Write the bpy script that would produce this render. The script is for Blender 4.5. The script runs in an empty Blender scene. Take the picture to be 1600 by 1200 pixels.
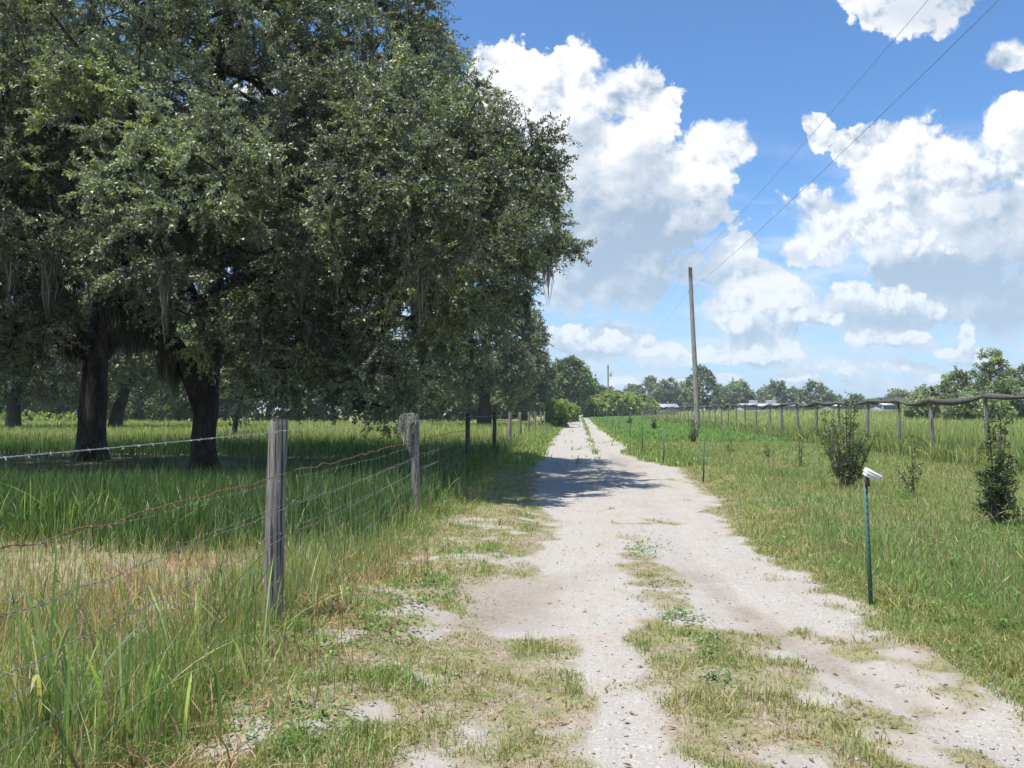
import bpy, math, random
import numpy as np
from mathutils import Vector

PI = math.pi
R = math.radians
rng = np.random.default_rng(7)
random.seed(7)
sc = bpy.context.scene
COL = sc.collection

# ------------------------------------------------------------------ camera
F = 1250.0                       # focal length in pixels of the 1600 px wide photograph
CAMH = 1.55
YAW = math.atan(105 / F)         # the road runs along +Y, camera turned a little to the left
PITCH = math.atan(40 / F)
fwd = np.array([-math.sin(YAW) * math.cos(PITCH), math.cos(YAW) * math.cos(PITCH), math.sin(PITCH)])
rgt = np.array([math.cos(YAW), math.sin(YAW), 0.0])
upv = np.cross(rgt, fwd)


def ray(x, y):
    return fwd + (x - 800) / F * rgt - (y - 600) / F * upv


def at(x, y, Y):                 # a point of the picture at a given distance down the road
    d = ray(x, y)
    return np.array([0, 0, CAMH]) + d * (Y / d[1])


def ground_at(x, y):
    d = ray(x, y)
    return np.array([0, 0, CAMH]) + d * (-CAMH / d[2])


cam = bpy.data.cameras.new('camera')
cam.sensor_fit = 'HORIZONTAL'
cam.sensor_width = 36.0
cam.lens = 36.0 * F / 1600
cam.clip_end = 8000
cam.clip_start = 0.05
camo = bpy.data.objects.new('camera', cam)
COL.objects.link(camo)
camo.location = (0, 0, CAMH)
camo.rotation_euler = Vector(fwd).to_track_quat('-Z', 'Y').to_euler()
sc.camera = camo

# ------------------------------------------------------------------ sun
SUN_EL = R(70)
sun_h = np.array([-0.68, -0.56])
sun_h /= np.linalg.norm(sun_h)
SUN = np.array([sun_h[0] * math.cos(SUN_EL), sun_h[1] * math.cos(SUN_EL), math.sin(SUN_EL)])
sl = bpy.data.lights.new('sun', 'SUN')
sl.energy = 4.6
sl.angle = R(0.53)
sl.color = (1.0, 0.955, 0.88)
slo = bpy.data.objects.new('sun', sl)
COL.objects.link(slo)
slo.location = (-20, -10, 60)
slo.rotation_euler = Vector(-SUN).to_track_quat('-Z', 'Y').to_euler()


# ------------------------------------------------------------------ node helpers
class NT:
    def __init__(s, tree):
        s.t = tree

    def n(s, typ, ins=None, **kw):
        nd = s.t.nodes.new(typ)
        for k, v in kw.items():
            setattr(nd, k, v)
        if ins:
            for k, v in ins.items():
                sk = nd.inputs[k]
                if hasattr(v, 'is_output') or isinstance(v, bpy.types.NodeSocket):
                    s.t.links.new(v, sk)
                else:
                    sk.default_value = v
        return nd

    def math(s, op, a, b=None, c=None, clamp=False):
        nd = s.n('ShaderNodeMath', operation=op, use_clamp=clamp)
        for i, v in enumerate((a, b, c)):
            if v is None:
                continue
            if isinstance(v, bpy.types.NodeSocket):
                s.t.links.new(v, nd.inputs[i])
            else:
                nd.inputs[i].default_value = v
        return nd.outputs[0]

    def vmath(s, op, a, b=None, c=None, out=0):
        nd = s.n('ShaderNodeVectorMath', operation=op)
        for i, v in enumerate((a, b, c)):
            if v is None:
                continue
            if isinstance(v, bpy.types.NodeSocket):
                s.t.links.new(v, nd.inputs[i])
            else:
                nd.inputs[i].default_value = v
        return nd.outputs[out]

    def mix(s, f, a, b, blend='MIX'):
        nd = s.n('ShaderNodeMix', data_type='RGBA', blend_type=blend)
        for i, v in ((0, f), (6, a), (7, b)):
            if isinstance(v, bpy.types.NodeSocket):
                s.t.links.new(v, nd.inputs[i])
            else:
                nd.inputs[i].default_value = v if i == 0 else (v[0], v[1], v[2], 1)
        return nd.outputs[2]

    def ramp(s, f, lo, hi, smooth=True):
        nd = s.n('ShaderNodeMapRange', interpolation_type='SMOOTHSTEP' if smooth else 'LINEAR')
        if isinstance(f, bpy.types.NodeSocket):
            s.t.links.new(f, nd.inputs[0])
        nd.inputs[1].default_value = lo
        nd.inputs[2].default_value = hi
        return nd.outputs[0]

    def noise(s, vec, scale, detail=4, rough=0.55, dim='3D'):
        nd = s.n('ShaderNodeTexNoise', noise_dimensions=dim)
        if vec is not None:
            s.t.links.new(vec, nd.inputs['Vector'])
        nd.inputs['Scale'].default_value = scale
        nd.inputs['Detail'].default_value = detail
        nd.inputs['Roughness'].default_value = rough
        return nd


# ------------------------------------------------------------------ world: sky with cumulus clouds
def build_world():
    w = bpy.data.worlds.new('World')
    sc.world = w
    w.use_nodes = True
    t = w.node_tree
    t.nodes.clear()
    q = NT(t)
    sky = q.n('ShaderNodeTexSky', sky_type='NISHITA')
    sky.sun_disc = False
    sky.sun_elevation = SUN_EL
    sky.sun_rotation = math.atan2(SUN[0], SUN[1])
    sky.air_density = 1.0
    sky.dust_density = 0.6
    sky.ozone_density = 2.5
    sky.altitude = 0

    def uv(px, py):
        d = ray(px, py)
        return d[0] / d[1], d[2] / d[1]

    blobs = [
        # central cumulus
        (800, 140, 90, 90), (895, 100, 45, 50), (855, 160, 120, 90), (980, 145, 72, 62), (1022, 175, 50, 58),
        (930, 250, 170, 120), (1112, 222, 66, 56), (1062, 275, 88, 74), (950, 360, 180, 115), (1082, 335, 62, 45),
        (965, 432, 130, 60), (860, 400, 120, 90), (1150, 235, 34, 36), (700, 260, 160, 160), (560, 170, 160, 120), (400, 150, 50, 40),
        (905, 528, 64, 34), (968, 532, 70, 40), (1030, 548, 50, 30),
        # right cumulus
        (1278, 205, 32, 42), (1340, 228, 52, 42), (1410, 228, 76, 62), (1472, 252, 72, 58), (1572, 205, 62, 60),
        (1610, 270, 100, 110), (1320, 350, 118, 74), (1425, 325, 130, 110), (1535, 350, 130, 120), (1262, 388, 70, 38),
        (1150, 400, 50, 32), (1190, 480, 100, 58), (1335, 470, 64, 34), (1425, 470, 100, 52), (1550, 460, 120, 80),
        (1190, 545, 70, 34), (1365, 530, 62, 18), (1435, 535, 40, 16), (1505, 520, 30, 38), (1525, 548, 60, 16), (1400, 606, 90, 9), (1230, 604, 70, 9),
        (1570, 575, 56, 22), (1020, 600, 80, 10),
        (1510, 430, 150, 100), (1460, 300, 190, 120), (1360, 500, 110, 34), (1440, 415, 110, 60), (1160, 430, 66, 36), (1110, 545, 40, 22), (1345, 580, 34, 13), (1420, 568, 36, 15), (1480, 585, 44, 12), (1250, 578, 50, 12), (1215, 520, 50, 30), (1120, 590, 60, 10),
        # high scraps
        (1420, 5, 96, 62), (1375, -20, 80, 50), (1480, -15, 90, 56), (1580, 100, 46, 30),
    ]
    geo = q.n('ShaderNodeTexCoord')
    dirv = geo.outputs['Generated']
    sep = q.n('ShaderNodeSeparateXYZ', {0: dirv})
    yy = q.math('MAXIMUM', q.math('ABSOLUTE', sep.outputs[1]), 0.08)
    u = q.math('DIVIDE', sep.outputs[0], yy)
    v = q.math('DIVIDE', sep.outputs[2], yy)
    P = q.n('ShaderNodeCombineXYZ', {0: u, 1: v, 2: 0.0}).outputs[0]

    g = bpy.data.node_groups.new('cloud_body', 'ShaderNodeTree')
    g.interface.new_socket('Vector', in_out='INPUT', socket_type='NodeSocketVector')
    g.interface.new_socket('Body', in_out='OUTPUT', socket_type='NodeSocketFloat')
    gq = NT(g)
    gi = gq.n('NodeGroupInput').outputs[0]
    cur = None
    for (bx, by, rx, ry) in blobs:
        cu, cv = uv(bx, by)
        iu, iv = F / rx, F / ry
        ln = gq.vmath('LENGTH', gq.vmath('MULTIPLY_ADD', gi, (iu, iv, 0), (-cu * iu, -cv * iv, 0)), out=1)
        cur = ln if cur is None else gq.math('SMOOTH_MIN', cur, ln, 0.22)
    body = gq.math('SUBTRACT', 1.0, cur)
    go = gq.n('NodeGroupOutput')
    g.links.new(body, go.inputs[0])

    g2 = bpy.data.node_groups.new('cloud_base_shade', 'ShaderNodeTree')
    g2.interface.new_socket('Vector', in_out='INPUT', socket_type='NodeSocketVector')
    g2.interface.new_socket('Body', in_out='OUTPUT', socket_type='NodeSocketFloat')
    hq = NT(g2)
    hi = hq.n('NodeGroupInput').outputs[0]
    cur = None
    for (bx, by, rx, ry) in [(950, 425, 190, 95), (1062, 400, 90, 80), (860, 440, 100, 70), (1000, 350, 110, 60), (1345, 422, 110, 24), (1470, 440, 150, 50),
                             (1190, 512, 110, 26), (1430, 495, 130, 24), (1200, 565, 80, 12), (1365, 545, 60, 9), (1500, 562, 90, 10), (1170, 425, 70, 16), (1445, 18, 90, 44), (1585, 470, 100, 70), (1565, 112, 50, 18),
                             (900, 552, 80, 14), (1540, 330, 40, 60), (1250, 405, 60, 16), (1330, 560, 90, 14)]:
        cu, cv = uv(bx, by)
        iu, iv = F / rx, F / ry
        ln = hq.vmath('LENGTH', hq.vmath('MULTIPLY_ADD', hi, (iu, iv, 0), (-cu * iu, -cv * iv, 0)), out=1)
        cur = ln if cur is None else hq.math('SMOOTH_MIN', cur, ln, 0.35)
    ho = hq.n('NodeGroupOutput')
    g2.links.new(hq.math('SUBTRACT', 1.0, cur), ho.inputs[0])

    def cloud(vec):
        return q.n('ShaderNodeGroup', {0: vec}, node_tree=g).outputs[0]

    # large and small warps so that the outline billows
    w1 = q.noise(P, 5.5, 3, 0.5)
    w2 = q.noise(P, 26.0, 4, 0.6)
    warp = q.vmath('ADD', q.vmath('SCALE', q.vmath('SUBTRACT', w1.outputs['Color'], (0.5, 0.5, 0.5))),
                   q.vmath('SCALE', q.vmath('SUBTRACT', w2.outputs['Color'], (0.5, 0.5, 0.5))))
    t.nodes[-1]
    # set scale factors
    for nd in t.nodes:
        if nd.type == 'VECT_MATH' and nd.operation == 'SCALE':
            src = nd.inputs[0].links[0].from_node.inputs[0].links[0].from_node
            nd.inputs[3].default_value = 0.055 if src == w1 else 0.028
    Pw = q.vmath('ADD', P, warp)
    b0 = cloud(Pw)

    def puffs(vec, scl=19.0):
        vo = q.n('ShaderNodeTexVoronoi', feature='SMOOTH_F1', voronoi_dimensions='2D')
        t.links.new(vec, vo.inputs['Vector'])
        vo.inputs['Scale'].default_value = scl
        vo.inputs['Detail'].default_value = 4.0
        vo.inputs['Roughness'].default_value = 0.55
        vo.inputs['Lacunarity'].default_value = 2.2
        vo.inputs['Smoothness'].default_value = 0.6
        return q.math('SUBTRACT', 1.0, vo.outputs['Distance'])
    Pw2 = q.vmath('ADD', P, q.vmath('MULTIPLY', warp, (0.6, 0.6, 0.0)))
    h0 = puffs(Pw2)
    h1 = puffs(q.vmath('ADD', Pw2, (-0.006, 0.012, 0)))
    g0 = puffs(Pw2, 8.0)
    g1 = puffs(q.vmath('ADD', Pw2, (-0.014, 0.026, 0)), 8.0)
    bup = cloud(q.vmath('ADD', Pw, (-0.015, 0.10, 0)))
    wisp = q.noise(P, 60.0, 5, 0.65).outputs[0]

    d = q.math('ADD', b0, q.math('MULTIPLY', q.math('SUBTRACT', h0, 0.5), 0.50))
    d = q.math('ADD', d, q.math('MULTIPLY', q.math('SUBTRACT', wisp, 0.5), 0.22))
    soft = q.ramp(q.noise(P, 7.0, 3, 0.5).outputs[0], 0.42, 0.72)
    d = q.math('ADD', d, 0.085)
    alpha = q.ramp(q.math('DIVIDE', d, q.math('ADD', 0.11, q.math('MULTIPLY', soft, 0.55))), 0.0, 1.0)
    relief = q.math('ADD', q.math('MULTIPLY', q.math('SUBTRACT', h0, h1), 1.15), q.math('MULTIPLY', q.math('SUBTRACT', g0, g1), 0.85))
    deep = q.ramp(bup, -0.05, 0.62)
    low = q.noise(P, 9.0, 4, 0.55).outputs[0]
    lit = q.math('SUBTRACT', 1.0, q.math('MULTIPLY', deep, 0.56))
    lit = q.math('ADD', lit, q.math('MULTIPLY', relief, q.math('SUBTRACT', 1.1, q.math('MULTIPLY', deep, 0.75))))
    lit = q.math('ADD', lit, q.math('MULTIPLY', q.math('SUBTRACT', low, 0.5), 0.5), clamp=True)
    under = q.ramp(q.n('ShaderNodeGroup', {0: Pw}, node_tree=g2).outputs[0], -0.25, 0.75)
    lit = q.math('SUBTRACT', lit, q.math('MULTIPLY', q.math('MULTIPLY', under, q.math('ADD', 0.55, q.math('MULTIPLY', low, 0.9))), 0.44), clamp=True)
    # nearer small cumulus in front of the grey bases
    front = [(1190, 478, 74, 40), (1150, 500, 40, 26), (1232, 492, 40, 24), (1180, 548, 62, 26), (1140, 556, 34, 16), (1215, 556, 34, 14), (1340, 528, 34, 15), (1378, 532, 44, 12), (1425, 526, 30, 16),
             (1505, 520, 20, 34), (1490, 542, 38, 15), (1530, 546, 34, 13), (1330, 585, 30, 9), (1390, 574, 36, 10), (1450, 588, 46, 9), (1250, 590, 44, 8), (1300, 500, 40, 18),
             (1330, 455, 50, 26), (1400, 470, 60, 30), (1450, 480, 40, 20), (900, 528, 56, 24), (955, 530, 56, 30), (1010, 540, 46, 24), (1048, 548, 26, 20), (880, 512, 40, 20), (1330, 360, 80, 52), (1390, 345, 70, 56), (1290, 385, 56, 30), (1440, 385, 60, 34)]
    g3 = bpy.data.node_groups.new('cloud_front', 'ShaderNodeTree')
    g3.interface.new_socket('Vector', in_out='INPUT', socket_type='NodeSocketVector')
    g3.interface.new_socket('Body', in_out='OUTPUT', socket_type='NodeSocketFloat')
    fq = NT(g3)
    fi = fq.n('NodeGroupInput').outputs[0]
    cur = None
    for (bx, by, rx, ry) in front:
        cu, cv = uv(bx, by)
        iu, iv = F / rx, F / ry
        ln = fq.vmath('LENGTH', fq.vmath('MULTIPLY_ADD', fi, (iu, iv, 0), (-cu * iu, -cv * iv, 0)), out=1)
        cur = ln if cur is None else fq.math('SMOOTH_MIN', cur, ln, 0.2)
    fo = fq.n('NodeGroupOutput')
    g3.links.new(fq.math('SUBTRACT', 1.0, cur), fo.inputs[0])

    def fcloud(vec):
        return q.n('ShaderNodeGroup', {0: vec}, node_tree=g3).outputs[0]
    Pf = q.vmath('ADD', P, q.vmath('MULTIPLY', warp, (0.7, 0.7, 0.0)))
    f0 = fcloud(Pf)
    fup = fcloud(q.vmath('ADD', Pf, (-0.006, 0.020, 0)))
    k0 = puffs(Pw2, 34.0)
    k1 = puffs(q.vmath('ADD', Pw2, (-0.004, 0.008, 0)), 34.0)
    fd = q.math('ADD', f0, q.math('MULTIPLY', q.math('SUBTRACT', k0, 0.5), 0.6))
    fd = q.math('ADD', fd, q.math('MULTIPLY', q.math('SUBTRACT', wisp, 0.5), 0.4))
    # crisp on the sunny top, dissolving into the shaded base
    fal = q.math('MULTIPLY', q.ramp(fd, 0.0, 0.34), q.math('SUBTRACT', 1.0, q.math('MULTIPLY', q.ramp(q.math('SUBTRACT', fup, f0), 0.02, 0.55), 0.85)))
    flit = q.math('SUBTRACT', 0.96, q.math('MULTIPLY', q.ramp(fup, 0.1, 0.9), 0.35))
    flit = q.math('ADD', flit, q.math('MULTIPLY', q.math('SUBTRACT', k0, k1), 1.0), clamp=True)
    lit = q.math('ADD', q.math('MULTIPLY', lit, q.math('SUBTRACT', 1.0, fal)), q.math('MULTIPLY', flit, fal))
    ccol = q.mix(lit, (2.6, 3.4, 4.4), (6.7, 6.8, 7.0))
    alpha = q.math('MAXIMUM', alpha, fal)
    # a broken pale veil low over the horizon
    st = q.n('ShaderNodeMapping', {0: P, 'Scale': (2.2, 9.0, 1.0)})
    vn = q.noise(st.outputs[0], 3.0, 5, 0.55).outputs[0]
    veil = q.math('MULTIPLY', q.ramp(vn, 0.40, 0.66), q.math('SUBTRACT', 1.0, q.ramp(sep.outputs[2], 0.13, 0.34)))
    veil = q.math('MULTIPLY', veil, 0.84)
    vcol = q.mix(q.ramp(q.noise(st.outputs[0], 7.0, 4, 0.55).outputs[0], 0.4, 0.65), (4.3, 5.2, 6.2), (6.2, 6.5, 6.9))
    ccol = q.mix(q.math('MULTIPLY', veil, q.math('SUBTRACT', 1.0, alpha)), ccol, vcol)
    alpha = q.math('MAXIMUM', alpha, veil)
    # distance haze towards the horizon
    el = sep.outputs[2]
    hz = q.math('SUBTRACT', 1.0, q.ramp(el, 0.0, 0.30))
    ccol = q.mix(q.math('MULTIPLY', hz, 0.5), ccol, (4.0, 5.2, 6.5))
    # sky colour: the atmosphere, a little deeper
    skyc = q.mix(1.0, sky.outputs[0], (0.73, 1.01, 1.26), 'MULTIPLY')
    skyc = q.mix(q.math('MULTIPLY', hz, 0.62), skyc, (3.6, 4.7, 6.5))
    lowfade = q.ramp(el, 0.0, 0.035)
    a2 = q.math('MULTIPLY', alpha, q.math('ADD', 0.25, q.math('MULTIPLY', lowfade, 0.72)))
    fin = q.mix(a2, skyc, ccol)
    bg = q.n('ShaderNodeBackground', {0: fin, 1: 0.094})
    out = q.n('ShaderNodeOutputWorld', {0: bg.outputs[0]})


build_world()

# ------------------------------------------------------------------ render settings
sc.view_settings.view_transform = 'Standard'
sc.view_settings.look = 'None'
sc.view_settings.exposure = 0.72
sc.view_settings.gamma = 1.0
sc.cycles.max_bounces = 6
sc.cycles.diffuse_bounces = 3
sc.cycles.glossy_bounces = 2
sc.cycles.transmission_bounces = 3
sc.cycles.transparent_max_bounces = 6
sc.cycles.use_adaptive_sampling = True
sc.cycles.adaptive_threshold = 0.03
sc.cycles.caustics_reflective = False
sc.cycles.caustics_refractive = False
sc.cycles.sample_clamp_indirect = 6.0


# ------------------------------------------------------------------ objects helpers
def tag(o, label=None, cat=None, group=None, kind=None):
    if label:
        o['label'] = label
    if cat:
        o['category'] = cat
    if group:
        o['group'] = group
    if kind:
        o['kind'] = kind
    return o


def empty(name, loc, label, cat, group=None, rz=0.0):
    o = bpy.data.objects.new(name, None)
    COL.objects.link(o)
    o.location = tuple(float(c) for c in loc)
    o.rotation_euler = (0, 0, rz)
    o.empty_display_size = 0.2
    return tag(o, label, cat, group)


def mesh_obj(name, verts, loops, counts, mat, parent=None, col=None, smooth=False, attrs=None):
    me = bpy.data.meshes.new(name)
    verts = np.ascontiguousarray(verts, dtype=np.float32)
    loops = np.ascontiguousarray(loops, dtype=np.int32)
    counts = np.ascontiguousarray(counts, dtype=np.int32)
    me.vertices.add(len(verts))
    me.vertices.foreach_set('co', verts.ravel())
    me.loops.add(len(loops))
    me.loops.foreach_set('vertex_index', loops)
    me.polygons.add(len(counts))
    starts = np.zeros(len(counts), np.int32)
    starts[1:] = np.cumsum(counts)[:-1]
    me.polygons.foreach_set('loop_start', starts)
    me.polygons.foreach_set('loop_total', counts)
    if smooth:
        me.polygons.foreach_set('use_smooth', np.ones(len(counts), bool))
    if col is not None:
        a = me.attributes.new('tint', 'FLOAT_COLOR', 'POINT')
        c4 = np.ones((len(verts), 4), np.float32)
        c4[:, :3] = col
        a.data.foreach_set('color', c4.ravel())
    for k, val in (attrs or {}).items():
        a = me.attributes.new(k, 'FLOAT', 'POINT')
        a.data.foreach_set('value', np.ascontiguousarray(val, np.float32))
    me.update(calc_edges=True)
    me.materials.append(mat)
    o = bpy.data.objects.new(name, me)
    COL.objects.link(o)
    if parent is not None:
        o.parent = parent
    return o


class MB:
    """collects solids of one mesh"""

    def __init__(s):
        s.v, s.f, s.n = [], [], 0

    def add(s, v, f):
        s.v.append(np.asarray(v, float).reshape(-1, 3))
        for q in f:
            s.f.append([i + s.n for i in q])
        s.n += len(s.v[-1])
        return s

    def box(s, lo, hi, rot=None, org=None, bev=0.0):
        x0, y0, z0 = lo
        x1, y1, z1 = hi
        if bev <= 0:
            v = [(x0, y0, z0), (x1, y0, z0), (x1, y1, z0), (x0, y1, z0), (x0, y0, z1), (x1, y0, z1), (x1, y1, z1), (x0, y1, z1)]
            f = [(3, 2, 1, 0), (4, 5, 6, 7), (0, 1, 5, 4), (1, 2, 6, 5), (2, 3, 7, 6), (3, 0, 4, 7)]
        else:
            b = bev
            v = []
            for z, i in ((z0, b), (z0 + b, 0), (z1 - b, 0), (z1, b)):
                xa, xb, ya, yb = x0 + i, x1 - i, y0 + i, y1 - i
                v += [(xa + b, ya, z), (xb - b, ya, z), (xb, ya + b, z), (xb, yb - b, z), (xb - b, yb, z), (xa + b, yb, z), (xa, yb - b, z), (xa, ya + b, z)]
            f = [tuple(range(7, -1, -1)), tuple(range(24, 32))]
            for r in range(3):
                for k in range(8):
                    a, c = r * 8 + k, r * 8 + (k + 1) % 8
                    f.append((a, c, c + 8, a + 8))
        v = np.array(v, float)
        if rot is not None:
            v = v @ np.array(rot.to_matrix()).T
        if org is not None:
            v = v + np.array(org)
        return s.add(v, f)

    def tube(s, pts, rad, k=8, cap=True, squash=None):
        pts = np.asarray(pts, float)
        m = len(pts)
        rad = np.broadcast_to(np.asarray(rad, float), (m,))
        tan = np.gradient(pts, axis=0) if m > 2 else np.repeat((pts[-1] - pts[0])[None], m, 0)
        tan /= np.linalg.norm(tan, axis=1)[:, None] + 1e-12
        ref = np.array([0, 0, 1.0]) if abs(tan[:, 2]).mean() < 0.8 else np.array([0, 1.0, 0])
        a = np.cross(tan, ref)
        a /= np.linalg.norm(a, axis=1)[:, None] + 1e-12
        b = np.cross(tan, a)
        th = np.arange(k) * 2 * PI / k
        ring = a[:, None, :] * np.cos(th)[None, :, None] + b[:, None, :] * np.sin(th)[None, :, None] * (squash or 1.0)
        v = (pts[:, None, :] + ring * rad[:, None, None]).reshape(-1, 3)
        f = []
        for i in range(m - 1):
            for j in range(k):
                c = (j + 1) % k
                f.append((i * k + j, i * k + c, (i + 1) * k + c, (i + 1) * k + j))
        if cap:
            f.append(tuple(range(k)))
            f.append(tuple(range((m - 1) * k + k - 1, (m - 1) * k - 1, -1)))
        return s.add(v, f)

    def build(s, name, mat, parent=None, smooth=False, col=None):
        v = np.concatenate(s.v)
        counts = [len(q) for q in s.f]
        loops = [i for q in s.f for i in q]
        return mesh_obj(name, v, loops, counts, mat, parent, smooth=smooth, col=col)


def frusta(A, B, ra, rb, k=5):
    A, B = np.asarray(A, float), np.asarray(B, float)
    t = B - A
    t /= np.linalg.norm(t, axis=1)[:, None] + 1e-9
    ref = np.where(np.abs(t[:, 2:3]) < 0.9, np.array([[0, 0, 1.0]]), np.array([[1.0, 0, 0]]))
    a = np.cross(t, ref)
    a /= np.linalg.norm(a, axis=1)[:, None] + 1e-9
    b = np.cross(t, a)
    th = np.arange(k) * 2 * PI / k
    ring = a[:, None] * np.cos(th)[None, :, None] + b[:, None] * np.sin(th)[None, :, None]
    va = A[:, None] + ring * np.asarray(ra)[:, None, None]
    vb = B[:, None] + ring * np.asarray(rb)[:, None, None]
    v = np.concatenate([va, vb], 1).reshape(-1, 3)
    n = len(A)
    base = np.arange(n)[:, None] * 2 * k
    j = np.arange(k)
    c = (j + 1) % k
    q = np.stack([j, c, c + k, j + k], 1).reshape(-1)
    loops = (base + q[None]).ravel()
    return v, loops, np.full(n * k, 4)


def unit(v):
    return v / (np.linalg.norm(v, axis=-1, keepdims=True) + 1e-9)


# numpy value noise
def vnoise(x, y, seed=0):
    xi, yi = np.floor(x).astype(np.int64), np.floor(y).astype(np.int64)
    fx, fy = x - xi, y - yi
    fx, fy = fx * fx * (3 - 2 * fx), fy * fy * (3 - 2 * fy)

    def h(a, b):
        n = (a * 374761393 + b * 668265263 + seed * 974634777) & 0xFFFFFFFF
        n = ((n ^ (n >> 13)) * 1274126177) & 0xFFFFFFFF
        n = n ^ (n >> 16)
        return (n & 0xFFFF) / 65535.0
    return (h(xi, yi) * (1 - fx) + h(xi + 1, yi) * fx) * (1 - fy) + (h(xi, yi + 1) * (1 - fx) + h(xi + 1, yi + 1) * fx) * fy


def fbm(x, y, sc_=1.0, oct_=4, seed=0, gain=0.5):
    s, a, tot = 0.0, 1.0, 0.0
    for i in range(oct_):
        s = s + a * vnoise(x * sc_ * 2 ** i + 17.3 * i, y * sc_ * 2 ** i - 9.1 * i, seed + i)
        tot += a
        a *= gain
    return s / tot


def sstep(x, a, b):
    t = np.clip((x - a) / (b - a), 0, 1)
    return t * t * (3 - 2 * t)


# ------------------------------------------------------------------ materials
def new_mat(name):
    m = bpy.data.materials.new(name)
    m.use_nodes = True
    m.node_tree.nodes.clear()
    return m, NT(m.node_tree)


def leaf_mat(name, rough=0.4, spec=0.5, trans=0.3, gain=(1.0, 1.0, 1.0), tgain=(1.3, 1.5, 0.6)):
    m, q = new_mat(name)
    at_ = q.n('ShaderNodeAttribute', attribute_name='tint')
    c = q.mix(1.0, at_.outputs['Color'], gain, 'MULTIPLY')
    p = q.n('ShaderNodeBsdfPrincipled', {'Base Color': c, 'Roughness': rough, 'Specular IOR Level': spec})
    tr = q.n('ShaderNodeBsdfTranslucent', {'Color': q.mix(1.0, c, tgain, 'MULTIPLY')})
    mx = q.n('ShaderNodeMixShader', {0: trans, 1: p.outputs[0], 2: tr.outputs[0]})
    q.n('ShaderNodeOutputMaterial', {0: mx.outputs[0]})
    return m


M_oakleaf = leaf_mat('oak_leaf', 0.54, 0.95, 0.26, (1.22, 1.22, 1.2))
M_leaf = leaf_mat('shrub_leaf', 0.45, 0.45, 0.28)
M_grass = leaf_mat('grass_blade', 0.5, 0.35, 0.34)
M_dry = leaf_mat('dry_blade', 0.7, 0.2, 0.25, tgain=(1.2, 1.1, 0.8))
M_moss = leaf_mat('hanging_moss', 0.9, 0.1, 0.25, tgain=(1.2, 1.2, 0.9))


def bark_mat(name, c1, c2, scale=(6, 6, 1.2), bump=0.6):
    m, q = new_mat(name)
    tc = q.n('ShaderNodeTexCoord')
    mp = q.n('ShaderNodeMapping', {0: tc.outputs['Object'], 'Scale': scale})
    n1 = q.noise(mp.outputs[0], 3.0, 8, 0.65)
    n2 = q.noise(tc.outputs['Object'], 1.3, 3, 0.5)
    c = q.mix(q.ramp(n1.outputs[0], 0.35, 0.68), c1, c2)
    c = q.mix(q.ramp(n2.outputs[0], 0.45, 0.7), c, tuple(x * 0.6 for x in c1))
    bp = q.n('ShaderNodeBump', {'Height': n1.outputs[0], 'Strength': bump, 'Distance': 0.05})
    p = q.n('ShaderNodeBsdfPrincipled', {'Base Color': c, 'Roughness': 0.9, 'Normal': bp.outputs[0], 'Specular IOR Level': 0.2})
    q.n('ShaderNodeOutputMaterial', {0: p.outputs[0]})
    return m


M_bark = bark_mat('oak_bark', (0.03, 0.026, 0.022), (0.085, 0.075, 0.064))
M_twig = bark_mat('twig_bark', (0.17, 0.155, 0.135), (0.32, 0.30, 0.26), (3, 3, 3), 0.2)
M_stem = bark_mat('shrub_stem', (0.08, 0.065, 0.045), (0.15, 0.12, 0.09), (5, 5, 2), 0.3)


def wood_mat(name, dark, light, dark_base=False):
    m, q = new_mat(name)
    tc = q.n('ShaderNodeTexCoord')
    mp = q.n('ShaderNodeMapping', {0: tc.outputs['Object'], 'Scale': (28, 28, 1.1)})
    n1 = q.noise(mp.outputs[0], 2.2, 8, 0.6)
    mp2 = q.n('ShaderNodeMapping', {0: tc.outputs['Object'], 'Scale': (45, 45, 0.7)})
    n2 = q.noise(mp2.outputs[0], 2.0, 2, 0.5)
    n3 = q.noise(tc.outputs['Object'], 4.0, 4, 0.6)
    c = q.mix(q.ramp(n1.outputs[0], 0.3, 0.7), dark, light)
    crack = q.ramp(n2.outputs[0], 0.56, 0.64)
    c = q.mix(q.math('MULTIPLY', crack, 0.85), c, tuple(x * 0.25 for x in dark))
    c = q.mix(q.math('MULTIPLY', q.ramp(n3.outputs[0], 0.55, 0.75), 0.6), c, (dark[0] * 0.7, dark[1] * 0.75, dark[2] * 0.7))
    h = q.math('SUBTRACT', n1.outputs[0], crack)
    bp = q.n('ShaderNodeBump', {'Height': h, 'Strength': 0.9, 'Distance': 0.015})
    p = q.n('ShaderNodeBsdfPrincipled', {'Base Color': c, 'Roughness': 0.85, 'Normal': bp.outputs[0], 'Specular IOR Level': 0.25})
    q.n('ShaderNodeOutputMaterial', {0: p.outputs[0]})
    return m


M_post = wood_mat('weathered_post', (0.15, 0.135, 0.115), (0.34, 0.315, 0.28))
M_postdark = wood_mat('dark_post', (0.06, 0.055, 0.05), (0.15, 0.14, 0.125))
M_pole = wood_mat('utility_pole_wood', (0.22, 0.2, 0.18), (0.40, 0.37, 0.335))


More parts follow.
